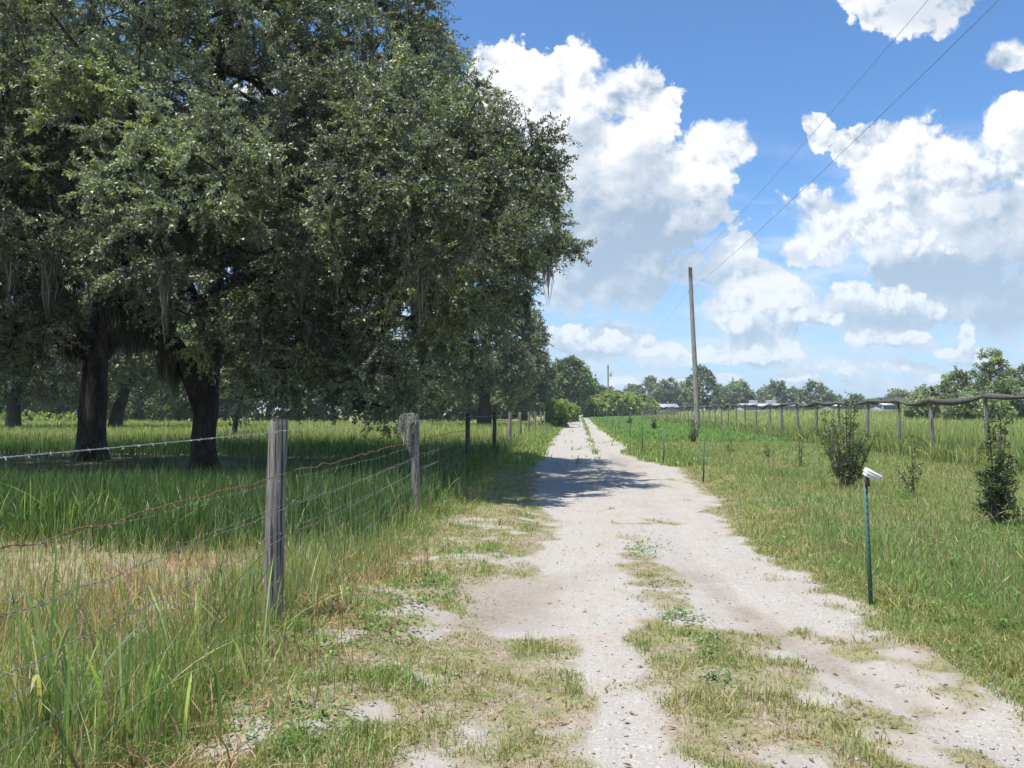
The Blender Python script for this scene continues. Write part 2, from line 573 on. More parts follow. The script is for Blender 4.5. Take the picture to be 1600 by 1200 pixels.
def plain_mat(name, c, rough=0.6, metal=0.0, var=0.25, scale=20.0, c2=None, thr=(0.5, 0.7), spec=0.4):
    m, q = new_mat(name)
    tc = q.n('ShaderNodeTexCoord')
    n1 = q.noise(tc.outputs['Object'], scale, 5, 0.6)
    cc = q.mix(q.ramp(n1.outputs[0], *thr), c, c2 or tuple(x * (1 - var) for x in c))
    bp = q.n('ShaderNodeBump', {'Height': n1.outputs[0], 'Strength': 0.15, 'Distance': 0.01})
    p = q.n('ShaderNodeBsdfPrincipled', {'Base Color': cc, 'Roughness': rough, 'Metallic': metal, 'Normal': bp.outputs[0], 'Specular IOR Level': spec})
    q.n('ShaderNodeOutputMaterial', {0: p.outputs[0]})
    return m


M_wire = plain_mat('galvanised_wire', (0.42, 0.42, 0.42), 0.5, 0.6)
M_rust = plain_mat('rusty_wire', (0.235, 0.115, 0.07), 0.8, 0.1, c2=(0.13, 0.075, 0.05))
M_dull = plain_mat('dull_wire', (0.24, 0.22, 0.20), 0.7, 0.3)
M_cable = plain_mat('power_cable', (0.22, 0.22, 0.235), 0.6)
M_green = plain_mat('green_stake_paint', (0.045, 0.115, 0.085), 0.65, 0.0, c2=(0.075, 0.105, 0.085), thr=(0.6, 0.72), scale=30)
M_white = plain_mat('white_plastic', (0.74, 0.735, 0.70), 0.35, 0, c2=(0.6, 0.59, 0.54), scale=14)
M_brownmetal = plain_mat('brown_bracket', (0.10, 0.08, 0.06), 0.6, 0.3)
M_panel = plain_mat('solar_cells', (0.45, 0.46, 0.48), 0.15, 0.0, 0.2)
M_cloth = plain_mat('shade_cloth', (0.08, 0.074, 0.068), 0.9, 0, c2=(0.13, 0.12, 0.108), scale=9, thr=(0.4, 0.75), spec=0.2)
M_ins = plain_mat('porcelain', (0.45, 0.42, 0.4), 0.3)
M_can = plain_mat('transformer_paint', (0.42, 0.44, 0.45), 0.5)
M_roof = plain_mat('white_metal_roof', (0.4, 0.41, 0.42), 0.45, 0.1, 0.15, 1.0)
M_roofgrey = plain_mat('grey_metal_roof', (0.36, 0.38, 0.41), 0.5, 0.1, 0.15, 1.0)
M_wall = plain_mat('shed_wall', (0.28, 0.27, 0.25), 0.8, 0, 0.25, 1.0)
M_door = plain_mat('shed_door', (0.16, 0.17, 0.17), 0.7)
M_stone = plain_mat('shell_gravel', (0.33, 0.315, 0.29), 0.9, 0, 0.4, 60)


# ------------------------------------------------------------------ layout of the ground
def LE(Y):   # left edge of the track
    return np.interp(Y, [2, 4, 5.6, 6.3, 7.0, 7.7, 10, 12, 14, 16, 24, 32, 65, 260], [-.85, -.8, -.8, -.88, -.8, -.62, -.46, -.5, -.95, -1.15, -1.3, -1.4, -1.5, -1.6])


def RE(Y):   # right edge of the track
    return np.interp(Y, [2, 4.2, 5.4, 6.6, 9.2, 12, 16, 19, 21.5, 24, 27, 29, 33, 39, 65, 260], [2.5, 2.3, 2.35, 2.1, 1.98, 2.3, 2.6, 2.75, 2.9, 2.25, 2.0, 1.75, 2.3, 2.15, 1.9, 1.9])


def RUT(Y):
    return np.interp(Y, [2.5, 3.5, 4.1, 4.84, 6, 7.5, 9, 12, 20, 60], [2.5, 2.2, 1.95, 1.6, 1.3, 1.12, 1.2, 1.4, 1.3, 1.15])


def layout(X, Y):
    """vegetation cover 0..1, damp brown sand 0..1, dry thatch 0..1, height"""
    e1 = (fbm(X, Y, 0.9, 4, 3) - 0.5)
    e2 = (fbm(X, Y, 4.0, 4, 11) - 0.5)
    e3 = (fbm(X, Y, 1.6, 4, 23) - 0.5)
    sharp = np.interp(Y, [3, 12, 40], [0.22, 0.20, 0.25])
    din = np.minimum(X - LE(Y), RE(Y) - X)
    out = sstep(-din + 0.12 + 0.16 * sstep(X, 1.0, 1.6) * sstep(Y, 8, 11) + (e1 * 0.9 + e2 * 0.6) * np.interp(Y, [12, 30], [1, .55]), -sharp, sharp)         # 1 outside the track
    # grass on the crown between the tracks
    cs = np.interp(Y, [2, 5, 8.2, 9.3, 10.5, 15, 17, 22, 26, 60, 130, 250], [.78, .8, .8, .62, .12, .08, .34, .38, .54, .60, .62, .62])
    cw = np.interp(Y, [2, 6, 8.5, 10, 16, 26, 60], [.34, .42, .32, .2, .14, .2, .28])
    crown = cs * np.exp(-((X - np.interp(Y, [2, 5, 8, 12, 60], [.72, .70, .68, .62, .55])) / cw) ** 2)
    crown = sstep(crown + (e2 * 1.25 + e1 * 0.9) * np.clip(crown * 2.5, 0, 1), 0.30, 0.85)
    # patchy turf in the foreground
    near = 1 - sstep(Y + e1 * 1.2, 5.3, 6.0)
    lane = np.exp(-((X - np.interp(Y, [3, 4.5, 6], [.30, .22, .12])) / 0.17) ** 2)
    rut = np.exp(-((X - RUT(Y)) / 0.20) ** 2)
    patch = near * (0.66 + 0.16 * sstep(-X, -.1, .3) - 0.75 * lane - 0.75 * rut - 0.16 * sstep(X, 1.0, 1.7) * (1 - sstep(X, 2.1, 2.6)))
    patch = sstep(patch + e3 * 1.5 + e2 * 1.1, 0.22, 0.8)
    # sparse tufts on the right shoulder
    sho = sstep(X, 1.35, 1.8) * (1 - sstep(Y, 7.0, 10.5)) * 0.52
    sho = sstep(sho + e2 * 1.5 + e3 * 0.5, 0.42, 0.9)
    pud = np.exp(-(((X + 0.36) / 0.62) ** 4 + ((Y - 6.55) / 0.85) ** 4))
    veg = np.maximum.reduce([out, crown, patch, sho * 0.7])
    veg = veg * (1 - 0.97 * pud)
    # thinner turf on the verge left of the track
    verge = sstep(X, -2.1, -1.5) * (1 - sstep(X, LE(Y) - 0.2, LE(Y) + 0.2)) * (1 - sstep(Y, 12, 20))
    veg = veg * (1 - verge * sstep(e3 + e2 * 0.6, 0.08, 0.25) * 0.75)
    damp = np.clip(pud * sstep(-X - 0.05 + e2 * 0.4, -0.25, 0.6) * 0.9
                   + np.exp(-((X - RUT(Y) - 0.02) / 0.16) ** 2) * (1 - sstep(Y + e1 * 3, 7.0, 9.6)) * sstep(Y, 4.0, 5.2) * np.clip(0.75 + e2 * 2, 0, 1)
                   + 0.55 * np.exp(-((X - 1.25) / 0.5) ** 2) * np.exp(-((Y - 24) / 5.0) ** 2)
                   + 0.35 * sstep(e1, 0.02, 0.2) * (1 - sstep(np.abs(Y - 8), 6, 60)), 0, 1)
    th = sstep(fbm(X, Y, 0.55, 4, 41) * 0.6 + fbm(X, Y, 3.0, 3, 43) * 0.4 + 0.05 * np.exp(-((Y - 6.4) / 2.6) ** 2) * (X < -1.4) - 0.2 * sstep(Y, 9, 11) * (1 - sstep(Y, 13, 15)) , 0.48, 0.66) * (1 - sstep(X, -1.7, -1.0))
    th = np.maximum(th, 0.8 * sstep(fbm(X, Y, 0.8, 3, 51), 0.52, 0.68) * (X > 2.0) * (X < 4.0) * (Y < 9))
    # relief
    fade = 1 - sstep(Y, 25, 60)
    h = (-0.035 * np.exp(-((X - RUT(Y)) / 0.24) ** 2) - 0.03 * np.exp(-((X + 0.28) / 0.38) ** 2) - 0.03 * pud) * (1 - sstep(Y, 60, 120))
    h = h + 0.95 * sstep(X, 12, 40) * sstep(Y, 45, 150) + 0.05 * (fbm(X, Y, 0.5, 3, 61) - 0.5) * fade + 0.022 * (fbm(X, Y, 5.0, 3, 71) - 0.5) * fade * (0.4 + veg)
    h = h + 0.05 * out * fade * sstep(-din, 0.05, 0.6)
    return veg, damp, th, h


def axis(segs):
    out = [segs[0][0]]
    for a, b, st0, st1 in segs:
        x = a
        while x < b - 1e-6:
            f = (x - a) / (b - a)
            x = min(b, x + st0 + (st1 - st0) * f)
            out.append(x)
    return np.array(sorted(set(np.round(out, 5))))


def build_ground():
    xs_r = axis([(0, 3.4, .045, .045), (3.4, 12, .06, .6), (12, 80, .8, 8), (80, 1500, 15, 300)])
    xs = np.concatenate([-xs_r[::-1][:-1], xs_r])
    ys = np.concatenate([[-400, -100, -40, -15, -6, -2], axis([(0.5, 10, .045, .045), (10, 30, .06, .3), (30, 120, .4, 3), (120, 500, 5, 40), (500, 2000, 80, 400)])])
    XX, YY = np.meshgrid(xs, ys)
    veg, damp, th, h = layout(XX.ravel(), YY.ravel())
    litter_shade = np.exp(-((YY.ravel() - 20) / 5.6) ** 4) * sstep(-XX.ravel(), 4.0, 7.0) * sstep(fbm(XX.ravel(), YY.ravel(), .9, 4, 201), .30, .5)  # mask under the oaks: leaf litter plus painted tree shade
    v = np.stack([XX.ravel(), YY.ravel(), h], 1)
    xr_, yr_ = XX.ravel(), YY.ravel()
    inner = sstep(np.minimum(xr_ - LE(yr_), RE(yr_) - xr_), -.15, .25) * (1 - sstep(yr_, 9, 14))
    veg = veg * (1 - 0.28 * inner)
    nx, ny = len(xs), len(ys)
    i = np.arange(nx - 1)[None, :] + np.arange(ny - 1)[:, None] * nx
    quads = np.stack([i, i + 1, i + nx + 1, i + nx], -1).reshape(-1, 4)
    cx = (xs[:-1] + xs[1:]) / 2
    cy = (ys[:-1] + ys[1:]) / 2
    CX, CY = np.meshgrid(cx, cy)
    CX, CY = CX.ravel(), CY.ravel()
    e = (fbm(CX, CY, 1.3, 3, 5) - .5) * 0.4
    road = (CX > LE(CY) + e) & (CX < RE(CY) + e) & (CY > -100) & (CY < 230)

    m, q = new_mat('soil_and_sand')
    geo = q.n('ShaderNodeNewGeometry')
    P = geo.outputs['Position']
    av = q.n('ShaderNodeAttribute', attribute_name='veg').outputs['Fac']
    ad = q.n('ShaderNodeAttribute', attribute_name='damp').outputs['Fac']
    ath = q.n('ShaderNodeAttribute', attribute_name='thatch').outputs['Fac']
    fine = q.noise(P, 160, 3, 0.7).outputs[0]
    mid = q.noise(P, 22, 6, 0.65).outputs[0]
    big = q.noise(P, 1.4, 5, 0.6).outputs[0]
    vor = q.n('ShaderNodeTexVoronoi', {'Vector': P, 'Scale': 75.0})
    mpx = q.n('ShaderNodeMapping', {0: P, 'Scale': (9.0, 0.9, 1.0)})
    streak = q.noise(mpx.outputs[0], 1.0, 5, 0.6).outputs[0]
    grav = q.mix(q.ramp(fine, 0.3, 0.7), (0.27, 0.248, 0.218), (0.40, 0.374, 0.338))
    grav = q.mix(q.math('MULTIPLY', q.ramp(vor.outputs['Distance'], 0.5, 0.15), 0.0), grav, (0.68, 0.66, 0.63))
    stone = q.n('ShaderNodeSeparateColor', {0: vor.outputs['Color']}).outputs[0]
    grav = q.mix(q.math('MULTIPLY', q.math('GREATER_THAN', stone, 0.8), 0.4), grav, (0.27, 0.25, 0.225))
    grav = q.mix(q.math('MULTIPLY', q.math('LESS_THAN', stone, 0.10), 0.4), grav, (0.52, 0.505, 0.48))
    sand = q.mix(q.ramp(mid, 0.3, 0.7), (0.29, 0.253, 0.213), (0.375, 0.335, 0.29))
    base = q.mix(q.ramp(big, 0.46, 0.66), grav, sand)
    base = q.mix(q.math('MULTIPLY', q.ramp(streak, 0.5, 0.72), 0.5), base, (0.28, 0.25, 0.22))
    dampc = q.mix(q.ramp(mid, 0.3, 0.7), (0.215, 0.178, 0.143), (0.28, 0.24, 0.20))
    base = q.mix(q.math('MULTIPLY', ad, q.ramp(q.math('ADD', mid, ad), 0.5, 1.0)), base, dampc)
    soil = q.mix(q.ramp(mid, 0.35, 0.65), (0.19, 0.145, 0.10), (0.34, 0.28, 0.22))
    turf = q.mix(q.ramp(q.noise(P, 8, 6, 0.7).outputs[0], 0.35, 0.65), (0.13, 0.14, 0.055), (0.25, 0.225, 0.115))
    under = q.mix(q.ramp(q.noise(P, 3.5, 5, 0.6).outputs[0], 0.38, 0.62), soil, turf)
    # far away the turf itself must carry the colour of the blades
    sp = q.n('ShaderNodeSeparateXYZ', {0: P})
    far = q.ramp(sp.outputs[1], 16.0, 60.0)
    n3 = q.noise(P, 0.35, 5, 0.6).outputs[0]
    farc = q.mix(q.ramp(n3, 0.35, 0.65), (0.16, 0.215, 0.065), (0.29, 0.28, 0.115))
    under = q.mix(far, under, farc)
    thc = q.mix(q.ramp(mid, 0.3, 0.7), (0.21, 0.13, 0.07), (0.38, 0.265, 0.155))
    under = q.mix(q.math('MULTIPLY', ath, q.math('SUBTRACT', 1.0, q.math('MULTIPLY', far, 0.8))), under, thc)
    a_shade = q.n('ShaderNodeAttribute', attribute_name='litter').outputs['Fac']
    under = q.mix(q.math('MULTIPLY', a_shade, 0.9), under, q.mix(q.ramp(mid, 0.35, 0.65), (0.035, 0.026, 0.018), (0.09, 0.065, 0.042)))  # litter brown kept near black so the oak shade reads deeper
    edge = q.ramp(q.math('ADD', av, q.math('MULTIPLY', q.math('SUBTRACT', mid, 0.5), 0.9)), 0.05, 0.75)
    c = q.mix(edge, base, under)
    hh = q.math('ADD', q.math('MULTIPLY', fine, 0.35), q.math('MULTIPLY', streak, 0.9))
    hh = q.math('ADD', hh, q.math('ADD', mid, q.math('MULTIPLY', vor.outputs['Distance'], 0.3)))
    bp = q.n('ShaderNodeBump', {'Height': hh, 'Strength': 0.55, 'Distance': 0.02})
    p = q.n('ShaderNodeBsdfPrincipled', {'Base Color': c, 'Roughness': 0.95, 'Normal': bp.outputs[0], 'Specular IOR Level': 0.15})
    q.n('ShaderNodeOutputMaterial', {0: p.outputs[0]})

    for name, sel in (('ground', ~road), ('dirt_road', road)):
        qd = quads[sel]
        used, inv = np.unique(qd, return_inverse=True)
        o = mesh_obj(name, v[used], inv.ravel(), np.full(len(qd), 4), m, smooth=True,
                     attrs={'veg': veg[used], 'litter': litter_shade[used], 'damp': damp[used], 'thatch': th[used]})
        tag(o, kind='structure')
        if name == 'ground':
            tag(o, 'grassy sandy field ground either side of the white track', 'ground')
        else:
            tag(o, 'white shell and sand track running straight to the trees', 'road')


build_ground()


# ------------------------------------------------------------------ grass
def blades(name, X, Y, h, w, col, mat, bend=0.5, segs=2, kind_label=None, cat=None, Z=None, dirs=None):
    n = len(X)
    if Z is None:
        Z = layout(X, Y)[3]
    th = rng.uniform(0, 2 * PI, n)
    ld = rng.uniform(0, 2 * PI, n) if dirs is None else dirs
    bd = np.abs(rng.normal(0, bend, n)) * h
    side = np.stack([np.cos(th), np.sin(th), np.zeros(n)], 1)
    lean = np.stack([np.cos(ld), np.sin(ld), np.zeros(n)], 1)
    base = np.stack([X, Y, Z - 0.01], 1)
    rows = []
    for i in range(segs):
        f = i / segs
        c = base + lean * (bd * f ** 1.8)[:, None]
        c[:, 2] += h * (f - 0.25 * (bd / h) * f ** 2)
        ww = w * (1 - 0.25 * f if i else 0.8) * 0.5
        rows.append(c - side * ww[:, None])
        rows.append(c + side * ww[:, None])
    tip = base + lean * bd[:, None]
    tip[:, 2] += np.maximum(h * (1 - 0.25 * bd / h), 0.15 * h)
    rows.append(tip)
    k = 2 * segs + 1
    v = np.stack(rows, 1).reshape(-1, 3)
    fl, ct = [], []
    for i in range(segs - 1):
        fl += [2 * i, 2 * i + 1, 2 * i + 3, 2 * i + 2]
        ct.append(4)
    fl += [2 * segs - 2, 2 * segs - 1, 2 * segs]
    ct.append(3)
    loops = (np.arange(n)[:, None] * k + np.array(fl)[None]).ravel()
    counts = np.tile(np.array(ct), n)
    cc = np.repeat(col, k, axis=0)
    o = mesh_obj(name, v, loops, counts, mat, col=cc)
    if kind_label:
        tag(o, kind_label, cat or 'grass', kind='stuff')
    return o


def scatter(n, y0, y1, xl, xr, power=1.4):
    """points in a band, denser near the camera; xl, xr functions or numbers"""
    a = 1 - power
    uu = rng.random(n)
    Y = (y0 ** a + uu * (y1 ** a - y0 ** a)) ** (1 / a)
    x0 = xl(Y) if callable(xl) else np.full(n, xl)
    x1 = xr(Y) if callable(xr) else np.full(n, xr)
    X = x0 + rng.random(n) * (x1 - x0)
    return X, Y


def tints(n, pal, jit=0.18, wts=None):
    pal = np.array(pal)
    idx = rng.choice(len(pal), n, p=wts)
    c = pal[idx] * (1 + rng.normal(0, jit, (n, 1)))
    return np.clip(c, 0.01, 0.9)


GREEN = (0.145, 0.24, 0.068)
LIME = (0.255, 0.35, 0.11)
YEL = (0.40, 0.36, 0.155)
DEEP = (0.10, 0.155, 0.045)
STRAW = (0.44, 0.34, 0.19)
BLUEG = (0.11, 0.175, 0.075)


def cat3(*arrs):
    return np.concatenate(arrs)


# left field: tall grass behind the fence and along it
def field_grass():
    Xs, Ys, Hs, Ws, Cs = [], [], [], [], []

    def add(n, y0, y1, xl, xr, hm, hs, w0, pal, wts, power=1.4, hmul=None, keep=None):
        X, Y = scatter(n, y0, y1, xl, xr, power)
        k = np.ones(n, bool)
        if keep is not None:
            k = rng.random(n) < keep(X, Y)
        X, Y = X[k], Y[k]
        h = np.clip(rng.normal(hm, hs, len(X)), hm * 0.35, hm * 2)
        if hmul is not None:
            h = h * hmul(X, Y)
        Xs.append(X), Ys.append(Y), Hs.append(h)
        Ws.append(w0 * (0.7 + rng.random(len(X)) * 0.6) * (1 + Y / 16.0))
        Cs.append(tints(len(X), pal, 0.2, wts))

    fl = lambda Y: -0.95 * Y - 1.5
    clump = lambda X, Y: np.clip(0.24 + 1.3 * sstep(fbm(X, Y, 1.1, 3, 91), 0.38, 0.68), 0, 1)
    # the sunlit strip close to the fence: open, with thatch showing
    add(44000, 2.6, 12, fl, -1.85, 0.22, 0.11, 0.0040, [GREEN, LIME, YEL, STRAW, (.38, .38, .12)], [.17, .38, .20, .10, .15], 1.2,
        keep=lambda X, Y: clump(X, Y) * (1 - 0.4 * layout(X, Y)[2]))
    # dense grass under the oaks, tints darkened to deepen their shade
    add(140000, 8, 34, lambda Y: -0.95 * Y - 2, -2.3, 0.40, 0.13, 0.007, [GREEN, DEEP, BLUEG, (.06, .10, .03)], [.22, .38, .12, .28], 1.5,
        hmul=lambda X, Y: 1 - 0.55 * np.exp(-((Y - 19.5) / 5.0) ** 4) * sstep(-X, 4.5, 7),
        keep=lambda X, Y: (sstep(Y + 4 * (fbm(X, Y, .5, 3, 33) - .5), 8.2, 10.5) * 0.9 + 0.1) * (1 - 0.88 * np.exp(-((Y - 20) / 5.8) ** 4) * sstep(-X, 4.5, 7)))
    # far open field
    add(70000, 30, 90, lambda Y: -0.95 * Y - 2, -2.2, 0.4, 0.12, 0.008, [LIME, YEL, GREEN, STRAW], [.46, .32, .12, .1], 1.7)
    # rank growth along the fence line
    add(4500, 3.0, 40, -2.75, -2.1, 0.27, 0.13, 0.004, [GREEN, LIME, YEL, STRAW], [.4, .25, .15, .2], 1.5)
    X, Y, H, W, C = map(np.concatenate, (Xs, Ys, Hs, Ws, Cs))
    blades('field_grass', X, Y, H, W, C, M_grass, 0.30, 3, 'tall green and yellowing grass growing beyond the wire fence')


field_grass()


def reed_grass():
    # coarse long-bladed tussocks at the foot of the fence
    spots = [(335, 1090, 18, .50), (370, 1010, 12, .48), (50, 1195, 34, .60), (120, 1200, 26, .55), (190, 1195, 16, .45), (15, 1140, 16, .55), (260, 1180, 10, .4), (345, 1000, 8, .6),
             (25, 850, 24, .55), (75, 845, 30, .6), (130, 850, 30, .55), (180, 846, 20, .5), (230, 852, 20, .5), (290, 850, 22, .5), (345, 845, 20, .5), (400, 840, 16, .5),
             (520, 800, 20, .4), (570, 800, 22, .42), (615, 795, 20, .4), (700, 790, 26, .35), (690, 770, 26, .4), (480, 830, 16, .42), (735, 735, 30, .4), (780, 725, 26, .35)]
    X, Y, H, D = [], [], [], []
    for (px, py, n, hh) in spots:
        g = ground_at(px, py)
        s = 0.10 + 0.012 * g[1]
        X.append(g[0] + rng.normal(0, s, n)), Y.append(g[1] + rng.normal(0, s, n))
        H.append(np.clip(rng.normal(hh, hh * .25, n), .15, 1.1))
    X, Y, H = map(np.concatenate, (X, Y, H))
    n = len(X)
    blades('reed_grass', X, Y, H, 0.0125 * (0.55 + 0.7 * rng.random(n)) * (1 + Y / 30), tints(n, [(.30, .40, .10), LIME, GREEN, YEL, BLUEG], .2, [.35, .25, .2, .12, .08]), M_grass, 0.45, 6,
           'coarse long bladed grass tussocks along the wire fence')


reed_grass()


def dry_grass():
    n = 70000
    X, Y = scatter(n, 2.6, 14, lambda Y: -0.95 * Y - 1, -1.3, 1.2)
    th = layout(X, Y)[2]
    k = rng.random(n) < np.clip(th * 0.7 + 0.10, 0, 1)
    X, Y = X[k], Y[k]
    n = len(X)
    n2 = 3500
    X2, Y2 = scatter(n2, 3.2, 9, 2.0, 4.0, 1.2)
    k2 = rng.random(n2) < layout(X2, Y2)[2]
    X, Y = cat3(X, X2[k2]), cat3(Y, Y2[k2])
    n = len(X)
    blades('dry_grass', X, Y, np.clip(rng.normal(.14, .07, n), .04, .4), .005 * (1 + Y / 14) * (0.6 + rng.random(n)),
           tints(n, [STRAW, (0.38, .23, .12), (.28, .165, .09), (.45, .34, .20)], .2), M_dry, 0.9, 2, 'dead straw coloured grass lying between the green tufts')


dry_grass()


def verge_grass():
    """short turf of the verges and in the track"""
    n = 330000
    X, Y = scatter(n, 2.6, 24, -2.6, 3.2, 1.55)
    veg = layout(X, Y)[0]
    ins = sstep(np.minimum(X - LE(Y), RE(Y) - X), -.15, .25)
    k = (rng.random(n) < np.clip(veg, 0, 1) * (0.40 + 0.55 * sstep(fbm(X, Y, 6.0, 3, 131), .42, .62)) * (1 - .12 * ins)) & (X < RE(Y) + 0.45)
    ins = ins[k]
    X, Y = X[k], Y[k]
    n = len(X)
    tuft = fbm(X, Y, 3.2, 3, 19)
    hm = 0.028 + 0.06 * sstep(tuft, .45, .75) + 0.03 * sstep(-X, 1.3, 2.1) + 0.04 * sstep(X - RE(Y), -0.1, 0.5)
    h = hm * np.clip(rng.normal(1, .35, n), .3, 2.2) * (0.4 + 0.6 * sstep(veg[k], .1, .8))
    c = tints(n, [LIME, YEL, GREEN, STRAW, (.29, .27, .11)], .18, [.22, .26, .13, .19, .20])
    h = h * (1 - .22 * ins)
    dry = (.30 * ins)[:, None]
    c = c * (1 - dry) + np.array([.36, .315, .16]) * dry * rng.uniform(.7, 1.2, (n, 1))
    green = np.maximum(sstep(fbm(X, Y, 1.5, 3, 29), .5, .64), .75 * sstep(-X, .8, 1.3) * sstep(fbm(X, Y, 2.2, 3, 39), .36, .56))[:, None] * (1 - .6 * ins[:, None])
    c = c * (1 - 0.55 * green) + np.array([.17, .31, .085]) * 0.55 * green
    blades('verge_grass', X, Y, h, .0042 * (0.7 + .6 * rng.random(n)) * (1 + Y / 9), c, M_grass, 0.75, 2,
           'short patchy yellow green turf on the verge and between the wheel tracks')
    # farther down the track: verge and crown
    n = 60000
    X, Y = scatter(n, 22, 190, -3.0, 3.6, 1.6)
    veg = layout(X, Y)[0]
    k = (rng.random(n) < veg ** 2.2)
    X, Y = X[k], Y[k]
    n = len(X)
    blades('track_grass', X, Y, np.clip(rng.normal(.13, .05, n), .04, .3), .012 * (1 + Y / 18), tints(n, [GREEN, LIME, YEL], .2, [.4, .38, .22]), M_grass, .5, 2,
           'green strip of grass along the far stretch of the track')


verge_grass()


def meadow_grass():
    n = 320000
    X, Y = scatter(n, 2.8, 42, lambda Y: RE(Y) - 0.1, lambda Y: np.minimum(0.62 * Y + 2.5, 11.5), 1.45)
    veg = layout(X, Y)[0]
    k = rng.random(n) < veg
    X, Y = X[k], Y[k]
    n = len(X)
    edge = sstep(X - RE(Y), 0.0, 1.1)
    cl = fbm(X, Y, 0.9, 4, 77)
    h = (0.036 + 0.052 * edge + 0.055 * edge * sstep(cl, .5, .7)) * np.clip(rng.normal(1, .3, n), .3, 2)
    c = tints(n, [GREEN, LIME, (.19, .335, .10), YEL, DEEP], .2, [.33, .24, .25, .09, .09])
    yel = (0.10 + sstep(fbm(X, Y, .6, 3, 87), .46, .64) * 0.38 + (1 - edge) * 0.35)[:, None]
    c = c * (1 - yel) + np.array([.33, .31, .12]) * yel
    blades('meadow_grass', X, Y, h, .0047 * (0.6 + .7 * rng.random(n)) * (1 + Y / 11), c, M_grass, .5, 2,
           'bright green mown grass between the track and the post fence')
    n = 60000
    X, Y = scatter(n, 38, 200, 2.3, 11.0, 1.5)
    blades('mown_grass', X, Y, np.clip(rng.normal(.2, .06, n), .05, .4), .016 * (1 + Y / 22), tints(n, [GREEN, LIME, (.19, .335, .10)], .18), M_grass, .5, 2,
           'distant bright green grass beside the row of stakes')


meadow_grass()


def pasture_grass():
    n = 150000
    X, Y = scatter(n, 14, 240, 10.9, lambda Y: 0.72 * Y + 6, 1.45)
    k = X > 10.9
    X, Y = X[k], Y[k]
    n = len(X)
    cl = fbm(X, Y, .12, 4, 97)
    h = (0.42 + 0.35 * sstep(cl, .45, .7)) * np.clip(rng.normal(1, .25, n), .4, 1.8)
    c = tints(n, [LIME, YEL, GREEN, (.36, .32, .14), (.18, .24, .075)], .18, [.36, .26, .1, .16, .12])
    blades('pasture_grass', X, Y, h, .010 * (0.6 + .7 * rng.random(n)) * (1 + Y / 20), c, M_grass, .4, 2,
           'tall unmown yellow green pasture grass behind the post fence')
    # rank weeds right along the fence
    n = 22000
    X, Y = scatter(n, 16, 130, 10.0, 11.6, 1.3)
    blades('fence_grass', X, Y, np.clip(rng.normal(.45, .18, n), .1, 1.0), .010 * (1 + Y / 20), tints(n, [GREEN, LIME, (.20, .16, .09), YEL], .2, [.35, .25, .2, .2]), M_grass, .4, 3,
           'rank uncut grass around the feet of the fence posts')


pasture_grass()


def seed_stems():
    X1, Y1 = scatter(2600, 3.2, 34, lambda Y: RE(Y) + .5, lambda Y: np.minimum(0.62 * Y + 2.5, 11), 1.3)
    X2, Y2 = scatter(600, 3.0, 14, lambda Y: -0.95 * Y - 1, -1.9, 1.2)
    X, Y = cat3(X1, X2), cat3(Y1, Y2)
    Z = layout(X, Y)[3]
    n = len(X)
    h = rng.uniform(.22, .42, n)
    ln = rng.normal(0, .045, (n, 2))
    A = np.stack([X, Y, Z - .01], 1)
    B = A + np.stack([ln[:, 0] * .5, ln[:, 1] * .5, h * .6], 1)
    Cc = A + np.stack([ln[:, 0] * 1.3, ln[:, 1] * 1.3, h], 1)
    D = Cc + np.stack([ln[:, 0] * .6, ln[:, 1] * .6, np.full(n, .05)], 1)
    r = .0011 * (1 + Y / 14)
    v, l, c = frusta(np.concatenate([A, B, Cc]), np.concatenate([B, Cc, D]), np.concatenate([r, r, r * 2.6]), np.concatenate([r, r * .9, r * .8]), 4)
    col = tints(3 * n, [(.42, .36, .2), (.30, .30, .13), (.34, .26, .15)], .2)
    o = mesh_obj('seed_stems', v, l, c, M_dry, col=np.repeat(col, 8, 0))
    tag(o, 'thin straw coloured seed stems rising above the grass', 'grass', kind='stuff')


seed_stems()


# ------------------------------------------------------------------ leaves
def leaf_quads(base, axis_, normal, L, Wd, fold=0.25):
    """a diamond leaf: four corners, kinked along its middle"""
    ax = unit(axis_)
    sd = unit(np.cross(normal, ax))
    nm = np.cross(ax, sd)
    L, Wd = L[:, None], Wd[:, None]
    mid = base + ax * L * 0.48
    v = np.stack([base, mid - sd * Wd * .5 + nm * Wd * fold, base + ax * L - nm * L * 0.08, mid + sd * Wd * .5 + nm * Wd * fold], 1).reshape(-1, 3)
    n = len(base)
    loops = (np.arange(n)[:, None] * 4 + np.array([0, 1, 2, 3])[None]).ravel()
    return v, loops, np.full(n, 4)


def rdir(n):
    return unit(rng.normal(0, 1, (n, 3)))


